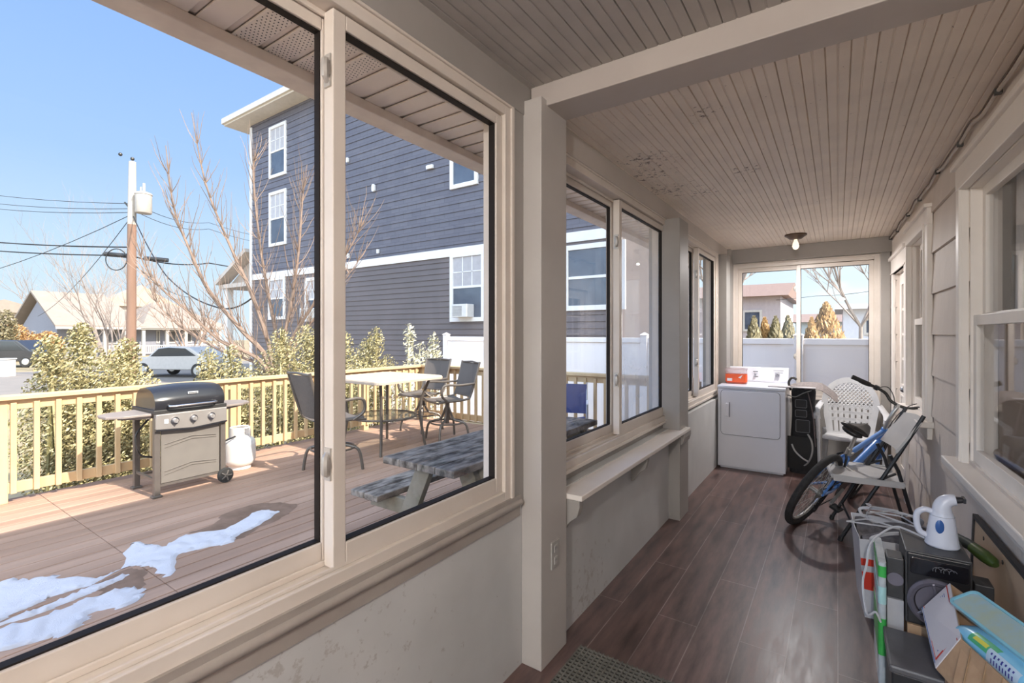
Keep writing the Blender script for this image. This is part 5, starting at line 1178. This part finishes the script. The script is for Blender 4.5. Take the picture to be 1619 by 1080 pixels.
# conifers beyond the vinyl fence, seen in the end window
def conifer(px, pyt, dist, w, label, m, seed, group):
    p = at_d(px, pyt, dist); rg = random.Random(seed); bb = B(); H_ = p.z-GZ
    bb.tube([(p.x, p.y, GZ), (p.x, p.y, GZ+H_*.9)], [.05, .01], 5)
    for _ in range(1500):
        t = rg.random()**.8; z = GZ+H_*t; r_ = w*(1-t)**.7*rg.random()**.5; th = rg.uniform(0, 2*PI)
        q = Vector((p.x+r_*math.cos(th), p.y+r_*math.sin(th), z)); a = Vector((rg.uniform(-.5, .5), rg.uniform(-.5, .5), 1)).normalized(); s = a.orthogonal().normalized(); e = .10
        o = len(bb.v); bb.v += [tuple(q-a*e), tuple(q+s*e*.35), tuple(q+a*e), tuple(q-s*e*.35)]; bb.f.append((o, o+1, o+2, o+3))
    return tag(bb.build('conifer', m, fix=False), label, 'conifer', group)
GC = 'row of conifers beyond the fence'
conifer(1192, 503, 14, .55, 'leftmost narrow conifer in the left pane of the end window', lg, 31, GC)
conifer(1209, 505, 14.3, .50, 'second narrow conifer from the left in the end window', lgold, 32, GC)
conifer(1226, 503, 14, .52, 'third narrow conifer from the left in the end window', lg, 33, GC)
conifer(1246, 502, 14.2, .55, 'narrow conifer just left of the end window centre post', lg, 34, GC)
conifer(1283, 505, 14, .50, 'low conifer just right of the end window centre post', lgold, 35, GC)
conifer(1306, 480, 15, 1.0, 'tallest broad golden conifer in the right pane of the end window', lgold, 36, GC)
# ---- houses
def hip_house(nm, label, parts): pass
gh = thing('bungalow', 'low grey bungalow with pale roof and white porch across the street', 'house', at_d(185, 560, 38)*1.0, 0)
o_ = at_d(90, 560, 38); gh.location = (o_.x, o_.y, GZ); 
# local: x to the right across the view, y away
gh.rotation_euler = (0, 0, YAW+math.radians(62))
gs = mat('bungalow_grey', (.26, .26, .30), (.23, .23, .27), rough=.7); rfp = mat('roof_pale', (.285, .235, .20), (.25, .205, .175), rough=.9, scale=2); tw2 = mat('porch_white', (.52, .475, .44), rough=.6)
b = B(); b.box((0, 0, 0), (11.5, 7, 2.5)); b.prism([(0, 2.5), (0, 2.49), (7, 2.5), (3.5, 4.8)], .1, Matrix(((0, 0, 1, 0), (1, 0, 0, 0), (0, 1, 0, 0), (0, 0, 0, 1)))); b.build('wall', gs, gh)
b = B(); b.add([(-.5, -1.2, 2.45), (5.6, -1.2, 2.45), (4.4, 3.5, 5.35), (-.5, 3.5, 5.35), (-.5, 8, 2.45), (5.6, 8, 2.45), (-.5, -1.2, 2.62), (-.5, 3.5, 5.52), (-.5, 8, 2.62), (5.6, -1.2, 2.62), (4.4, 3.5, 5.52), (5.6, 8, 2.62)], [(0, 1, 2, 3), (3, 2, 5, 4), (6, 7, 10, 9), (7, 8, 11, 10), (0, 3, 7, 6), (3, 4, 8, 7), (1, 9, 10, 2), (2, 10, 11, 5), (0, 6, 9, 1)]); b.build('roof', rfp, gh)
b = B(); b.add([(5.2, -1.4, 2.45), (13.6, -1.4, 2.45), (13.6, 8, 2.45), (5.2, 8, 2.45), (8.2, 3.3, 5.0), (9.6, 3.3, 5.0)], [(0, 1, 5, 4), (1, 2, 5), (2, 3, 4, 5), (3, 0, 4), (0, 3, 2, 1)]); b.build('roof', rfp, gh)
b = B(); b.box((-.5, -1.3, 2.33), (13.6, -1.2, 2.5)); b.build('gutter', tw2, gh)
for x in (2.7, 4.2, 5.5, 7.4, 9.0, 10.4, 12.2, 13.3):
    b = B(); b.box((x-.12, -1.15, 0), (x+.12, -.95, 2.4)); b.build('porch_post', tw2, gh)
b = B(); b.box((2.7, -1.08, .85), (13.2, -1.02, .93)); b.box((2.7, -1.08, .2), (13.2, -1.02, .28))
for i in range(62): b.box((2.8+i*.17, -1.07, .2), (2.86+i*.17, -1.03, .9))
b.build('porch_rail', tw2, gh)
for (x0, x1) in ((3.0, 4.0), (4.4, 5.3), (7.0, 7.3), (7.7, 8.7), (9.3, 10.1), (10.7, 11.1)):
    b = B(); b.frame(x0, x1, 1.05, 2.25, .09, -.06, 0); w = b.build('window', tw2, gh); b = B(); b.box((x0, -.03, 1.05), (x1, -.01, 2.25)); b.build('pane', mat('far_pane', (.16, .15, .15), rough=.2), w)
for y0 in (2.0, 3.9):
    b = B(); b.box((-.06, y0, .9), (0, y0+.75, 2.2)); w = b.build('window', tw2, gh); b = B(); b.box((-.08, y0+.12, 1.0), (-.06, y0+.63, 2.1)); b.build('pane', MATS['far_pane'], w)
def simple_house(nm, label, px, py_base, dist, w, dp, h, rh, wall, roof, wins, rot=0.0, gable_front=False, col=None):
    p = at_d(px, py_base, dist) if col is None else Vector(col); r = thing(nm, label, 'house', (p.x, p.y, GZ), YAW+math.radians(48)+rot if px < 600 else rot)
    b = B(); b.box((0, 0, 0), (w, dp, h)); b.build('wall', wall, r)
    b = B()
    if gable_front:
        b.add([(-.4, -.5, h), (w/2, -.5, h+rh), (w+.4, -.5, h), (-.4, dp+.5, h), (w/2, dp+.5, h+rh), (w+.4, dp+.5, h)], [(0, 2, 1), (3, 4, 5), (0, 1, 4, 3), (1, 2, 5, 4), (0, 3, 5, 2)])
    else:
        b.add([(-.4, -.5, h), (w+.4, -.5, h), (w+.4, dp+.5, h), (-.4, dp+.5, h), (-.4, dp/2, h+rh), (w+.4, dp/2, h+rh)], [(0, 1, 5, 4), (2, 3, 4, 5), (0, 4, 3), (1, 2, 5), (0, 3, 2, 1)])
    b.build('roof', roof, r)
    for (x0, z0, x1, z1) in wins:
        b = B(); b.frame(x0, x1, z0, z1, .12, -.08, 0); q = b.build('window', tw2, r); b = B(); b.box((x0+.05, -.04, z0+.05), (x1-.05, -.01, z1-.05)); b.build('pane', pane_d, q)
    return r
cream = mat('cream_siding', (.52, .43, .36), rough=.8); pinks = mat('pale_siding', (.44, .37, .38), (.40, .335, .345), rough=.8); pinkr = mat('roof_pinkish', (.25, .165, .14), (.21, .14, .12), rough=.9)
simple_house('far_house', 'pale house with tan gable at the far left edge', -75, 560, 55, 8.2, 8, 4.5, 1.6, cream, rfp, [(5.2, 2.4, 6.6, 3.6)], gable_front=True)
simple_house('far_house', 'tan two storey house behind the bungalow, right of the utility pole', 158, 560, 55, 7.5, 8, 5.2, 2.6, cream, mat('roof_tan', (.46, .34, .27), rough=.9), [(1.5, 3.2, 2.6, 4.4), (4.6, 3.2, 5.7, 4.4)], gable_front=True)
simple_house('far_house', 'pale pink sided house with brown roof in the left pane of the end window', 1120, 560, 30, 8.0, 9, 4.05, 1.1, pinks, pinkr, [(6.1, 2.1, 7.1, 3.3)], col=(-10.6, 30, 0))
simple_house('far_house', 'small white house in the right pane of the end window', 1336, 560, 32, 9, 8, 3.3, .5, mat('white_siding', (.60, .60, .66), rough=.8), mat('roof_grey', (.35, .33, .33), rough=.9), [(.9, 1.9, 1.7, 2.8), (4.0, 1.9, 5.0, 2.8)], col=(.25, 32, 0))
simple_house('far_house', 'low pale building between conifers and centre post of the end window', 1246, 560, 44, 4, 8, 2.9, .8, mat('mint_siding', (.44, .48, .50), rough=.8), MATS['roof_pinkish'], [], col=(-2.9, 46, 0))
simple_house('far_house', 'white house partly seen through the third side window', 1030, 560, 26, 6.0, 8, 4.6, 1.8, MATS['white_siding'], MATS['roof_grey'], [(1.2, 2.6, 2.2, 3.8), (3.6, 2.6, 4.6, 3.8)], col=(-19.0, 27, 0))
# ---- cars
def car(nm, label, loc, rz, body, L=4.4, Hc=1.4):
    r = thing(nm, label, 'car', loc, rz)
    side = [(0, .35), (.03, .75), (.35, .86), (1.05, .92), (1.55, 1.32), (2.1, Hc), (3.1, Hc-.03), (3.75, 1.0), (4.25, .92), (4.4, .70), (4.4, .35)]
    side = [(x*L/4.4, z) for x, z in side]
    b = B(); b.prism(side, 1.7, Tr(0, 0, 0) @ XZ); b.build('body', body, r, bevel=.06, seg=3)
    b = B(); b.prism([(1.20*L/4.4, .94), (1.62*L/4.4, 1.29), (2.12*L/4.4, Hc-.05), (2.95*L/4.4, Hc-.08), (3.5*L/4.4, .98)], 1.72, Tr(0, -.01, 0) @ XZ); b.build('side_window', mat('car_glass', (.04, .045, .05), rough=.05), r, bevel=.02)
    for x in (.85*L/4.4, 3.55*L/4.4):
        for y in (-.02, 1.52):
            b = B(); b.lathe([(.12, 0), (.30, .0), (.33, .03), (.33, .17), (.30, .20), (.12, .2)], 28, Tr(x, y+.2, .33) @ Rx(PI/2)); w = b.build('wheel', rub, r, smooth=True)
            b = B(); b.lathe([(0, .015), (.17, .015), (.20, -.01), (.0, -.01)], 24, Tr(x, y+.0, .33) @ Rx(PI/2)); b.build('hubcap', alu, w, smooth=True)
    b = B(); b.box((-.02, .1, .6), (.05, .4, .75)); b.box((-.02, 1.3, .6), (.05, 1.6, .75)); b.build('tail_light', red, r, bevel=.02)
    return r
p = at_d(200, 597, 21.5); car('white_car', 'white car parked on the street behind the shrubs, right of the pole', (p.x, p.y, GZ+.01), YAW+math.radians(-8), mat('car_white', (.52, .49, .47), rough=.2, coat=.6))
p = at_d(-75, 583, 27); car('black_car', 'black car parked at the far left beside the rust-orange hedge', (p.x, p.y, GZ+.01), YAW+math.radians(10), mat('car_black', (.03, .03, .035), rough=.15, coat=.6), Hc=1.6)
p = at_d(8, 590, 22); bn = B(Tr(p.x, p.y, GZ) @ Rz(YAW)); bn.prism(rrect(-.26, -.26, .26, .26, .05), .78); bn.prism(rrect(-.29, -.29, .29, .29, .05), .06, Tr(0, 0, .78)); tag(bn.build('waste_bin', mat('bin_pale', (.55, .53, .52), rough=.6), bevel=.01), 'pale grey waste bin at the curb, far left edge', 'bin')
# ---- utility pole, transformer, wires
pp = at_d(207, 600, 19); pole = thing('utility_pole', 'wooden utility pole with a grey transformer can near its top', 'utility pole', (pp.x, pp.y, GZ), YAW)
zt = at_d(208, 256, 19).z-GZ
b = B(); b.cyl((0, 0, 0), (0.04, 0, zt-2.5), .175, .15, 14); b.build('pole', mat('pole_wood', (.27, .16, .115), (.2, .12, .085), rough=.9, scale=4, stretch=(1, 1, .1)), pole, smooth=True)
b = B(); b.cyl((.04, 0, zt-2.5), (.06, 0, zt), .15, .12, 14); b.build('pole_top', mat('pole_bleached', (.50, .44, .38), (.44, .38, .33), rough=.9), pole, smooth=True, label='bleached pale upper section')
b = B(); b.lathe([(.0, 0), (.26, .0), (.28, .03), (.28, .72), (.30, .74), (.28, .80), (.12, .86), (0, .86)], 24, Tr(.50, -.0, zt-2.05)); b.build('transformer', mat('transformer_grey', (.48, .43, .38), (.43, .38, .34), rough=.5), pole, smooth=True)
b = B(); b.cyl((.52, 0, zt-1.2), (.52, 0, zt-.85), .045, n=10); b.cyl((.40, 0, zt-1.2), (.40, 0, zt-1.0), .03, n=8); b.build('bushing', mat('porcelain', (.5, .46, .42), rough=.3), pole, smooth=True)
b = B(); b.bar((.1, 0, zt-1.4), (.3, 0, zt-1.4), .06, .06); b.bar((.1, 0, zt-1.9), (.3, 0, zt-1.9), .06, .06); b.cyl((-.02, 0, zt-1.9), (-.25, 0, zt-1.6), .03, n=8); b.build('bracket', dark_m, pole)
for x in (-.42, .06):
    b = B(); b.ball((x, 0, zt+.12 if x > 0 else zt+.3), .07); b.build('insulator', dark_m, pole)
b = B(); cy = at_d(186, 411, 19).z-GZ; b.tube([(-.50+.42*math.cos(2*PI*i/32)*1.0, -.1, cy+.42*math.sin(2*PI*i/32)) for i in range(32)], .02, 5, closed=True); b.build('cable_loop', mat('cable_black', (.02, .02, .022), rough=.6), pole)
cbm = MATS['cable_black']
def wire(pxs, r, label, d0, grp=None, sag=.0, splice=None, name='overhead_wire'):
    P = [at_d(*q) for q in pxs]; out = []
    for i in range(len(P)-1):
        for j in range(10):
            t = j/10; p = P[i].lerp(P[i+1], t); p.z -= sag*4*t*(1-t); out.append(p)
    out.append(P[-1]); b = B(); b.tube(out, r, 5); o = b.build(name, cbm, smooth=True)
    if splice:
        for q, ln in splice:
            c = at_d(*q); dr_ = (P[-1]-P[0]).normalized(); b = B(); b.tube([c-dr_*ln/2, c+dr_*ln/2], .09, 10); b.build('splice_case', black_p, o, smooth=True)
    tag(o, label, 'wire', grp); return o
GW_ = 'overhead wires at the utility pole'
wire([(-160, 282, 26), (206, 322, 19)], .012, 'topmost thin wire running left from the pole', 0, GW_, .3)
wire([(-160, 296, 26), (206, 330, 19)], .012, 'second thin wire running left from the pole', 0, GW_, .35)
wire([(-160, 306, 26), (206, 336, 19)], .012, 'third thin wire running left from the pole', 0, GW_, .35)
wire([(-160, 366, 26), (206, 391, 19)], .03, 'thick upper cable running left from the pole below the thin wires', 0, GW_, .2)
wire([(-160, 380, 26), (206, 404, 19), (330, 416, 24), (560, 440, 34)], .028, 'thick cable with two black splice cases crossing the pole', 0, GW_, .2, splice=[((183, 403, 19.1), .75), ((247, 410, 20), .85)])
wire([(210, 320, 19), (330, 352, 27), (470, 378, 40)], .012, 'thin upper wire running right from the transformer', 0, GW_, .3)
wire([(210, 332, 19), (330, 362, 27), (470, 388, 40)], .012, 'thin lower wire running right from the transformer', 0, GW_, .3)
wire([(206, 340, 19), (-160, 460, 26)], .014, 'service wire dropping from the pole to the far left house', 0, GW_, .5)
wire([(206, 345, 19), (60, 500, 36)], .014, 'service wire dropping steeply from the pole to the grey bungalow', 0, GW_, .5)
wire([(210, 340, 19), (262, 435, 16), (340, 485, 13), (400, 470, 11.5)], .02, 'service cable sagging right from the pole to the navy building', 0, GW_, .15)
wire([(212, 418, 19), (300, 470, 28), (340, 505, 36)], .014, 'service wire dropping right from the pole behind the bare tree', 0, GW_, .3)
wire([(1150, 476, 30), (1290, 468, 24), (1420, 452, 20)], .012, 'single wire across the end window view', 0, None, .1)
# ================================================================== LIGHT AND CAMERA
w = bpy.data.worlds.new('World'); bpy.context.scene.world = w; w.use_nodes = True; nt = w.node_tree
bgn = nt.nodes['Background']; tc = N(nt, 'ShaderNodeTexCoord'); sp = N(nt, 'ShaderNodeSeparateXYZ'); nt.links.new(tc.outputs['Generated'], sp.inputs[0])
cr = N(nt, 'ShaderNodeValToRGB'); e = cr.color_ramp.elements
e[0].position = 0.0; e[0].color = (.72, .86, .95, 1); e[1].position = 1.0; e[1].color = (.16, .34, .80, 1)
for pos, col in ((.10, (.62, .81, .97, 1)), (.28, (.40, .62, .98, 1)), (.55, (.27, .48, .93, 1))):
    q = cr.color_ramp.elements.new(pos); q.color = col
nt.links.new(sp.outputs['Z'], cr.inputs[0]); 
# the sky is paler and brighter toward the far end of the porch
mr = N(nt, 'ShaderNodeMapRange'); mr.inputs[1].default_value = -.45; mr.inputs[2].default_value = .25; nt.links.new(sp.outputs['X'], mr.inputs[0])
sm = N(nt, 'ShaderNodeMix', data_type='RGBA'); nt.links.new(mr.outputs[0], sm.inputs[0]); nt.links.new(cr.outputs[0], sm.inputs[6]); sm.inputs[7].default_value = (.92, 1.05, 1.10, 1)
ms = N(nt, 'ShaderNodeMath', operation='MULTIPLY'); ms.inputs[1].default_value = .85; nt.links.new(mr.outputs[0], ms.inputs[0]); nt.links.new(ms.outputs[0], sm.inputs[0])
nt.links.new(sm.outputs[2], bgn.inputs['Color'])
# bright sky area added out of view, off the sun, to light the porch
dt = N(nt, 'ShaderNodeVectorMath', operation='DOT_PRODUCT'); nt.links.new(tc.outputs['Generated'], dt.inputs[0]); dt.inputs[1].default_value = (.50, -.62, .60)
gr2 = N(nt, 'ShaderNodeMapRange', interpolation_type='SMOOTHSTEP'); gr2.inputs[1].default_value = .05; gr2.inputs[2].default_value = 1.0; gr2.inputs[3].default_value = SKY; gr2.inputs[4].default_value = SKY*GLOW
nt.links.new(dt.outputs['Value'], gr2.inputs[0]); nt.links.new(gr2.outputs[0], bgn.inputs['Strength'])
sn = bpy.data.lights.new('sun', 'SUN'); sn.energy = SUN; sn.angle = math.radians(.8); sn.color = (1, .91, .78)
so = bpy.data.objects.new('sun', sn); C.objects.link(so)
el = math.radians(40); az = math.radians(4)
dv = Vector((math.cos(el)*math.cos(az), math.cos(el)*math.sin(az), math.sin(el)))     # towards the sun
so.rotation_euler = dv.to_track_quat('Z', 'Y').to_euler(); so.location = (10, 0, 12)
lb2 = bpy.data.lights.new('ceiling_bulb', 'AREA'); lb2.shape = 'DISK'; lb2.size = .12; lb2.energy = ENDL; lb2.color = (1, .96, .95)
lo = bpy.data.objects.new('ceiling_bulb', lb2); C.objects.link(lo); lo.location = (lp.x, lp.y, 2.28)
# added fill light in the front bay, unseen behind the camera, brightens the porch
lb3 = bpy.data.lights.new('front_fill', 'POINT'); lb3.shadow_soft_size = .04; lb3.energy = FRONTL; lb3.color = (1, .95, .91)
lo = bpy.data.objects.new('front_fill', lb3); C.objects.link(lo); lo.location = (.1, -1.7, 2.3)
cam = bpy.data.cameras.new('camera'); cam.sensor_width = 36; cam.lens = F/1619*36; cam.shift_y = -(540-HY)/1619; cam.clip_start = .05; cam.clip_end = 500
co = bpy.data.objects.new('camera', cam); C.objects.link(co); co.location = (0, 0, CH); co.rotation_euler = (PI/2, 0, YAW)
sc = bpy.context.scene; sc.camera = co
sc.view_settings.view_transform = 'Standard'; sc.view_settings.look = 'None'; sc.view_settings.exposure = EXPO; sc.view_settings.gamma = 1; sc.view_settings.use_curve_mapping = False
sc.cycles.max_bounces = 12; sc.cycles.diffuse_bounces = 6; sc.cycles.transparent_max_bounces = 24; sc.cycles.use_denoising = True; sc.cycles.sample_clamp_indirect = 6
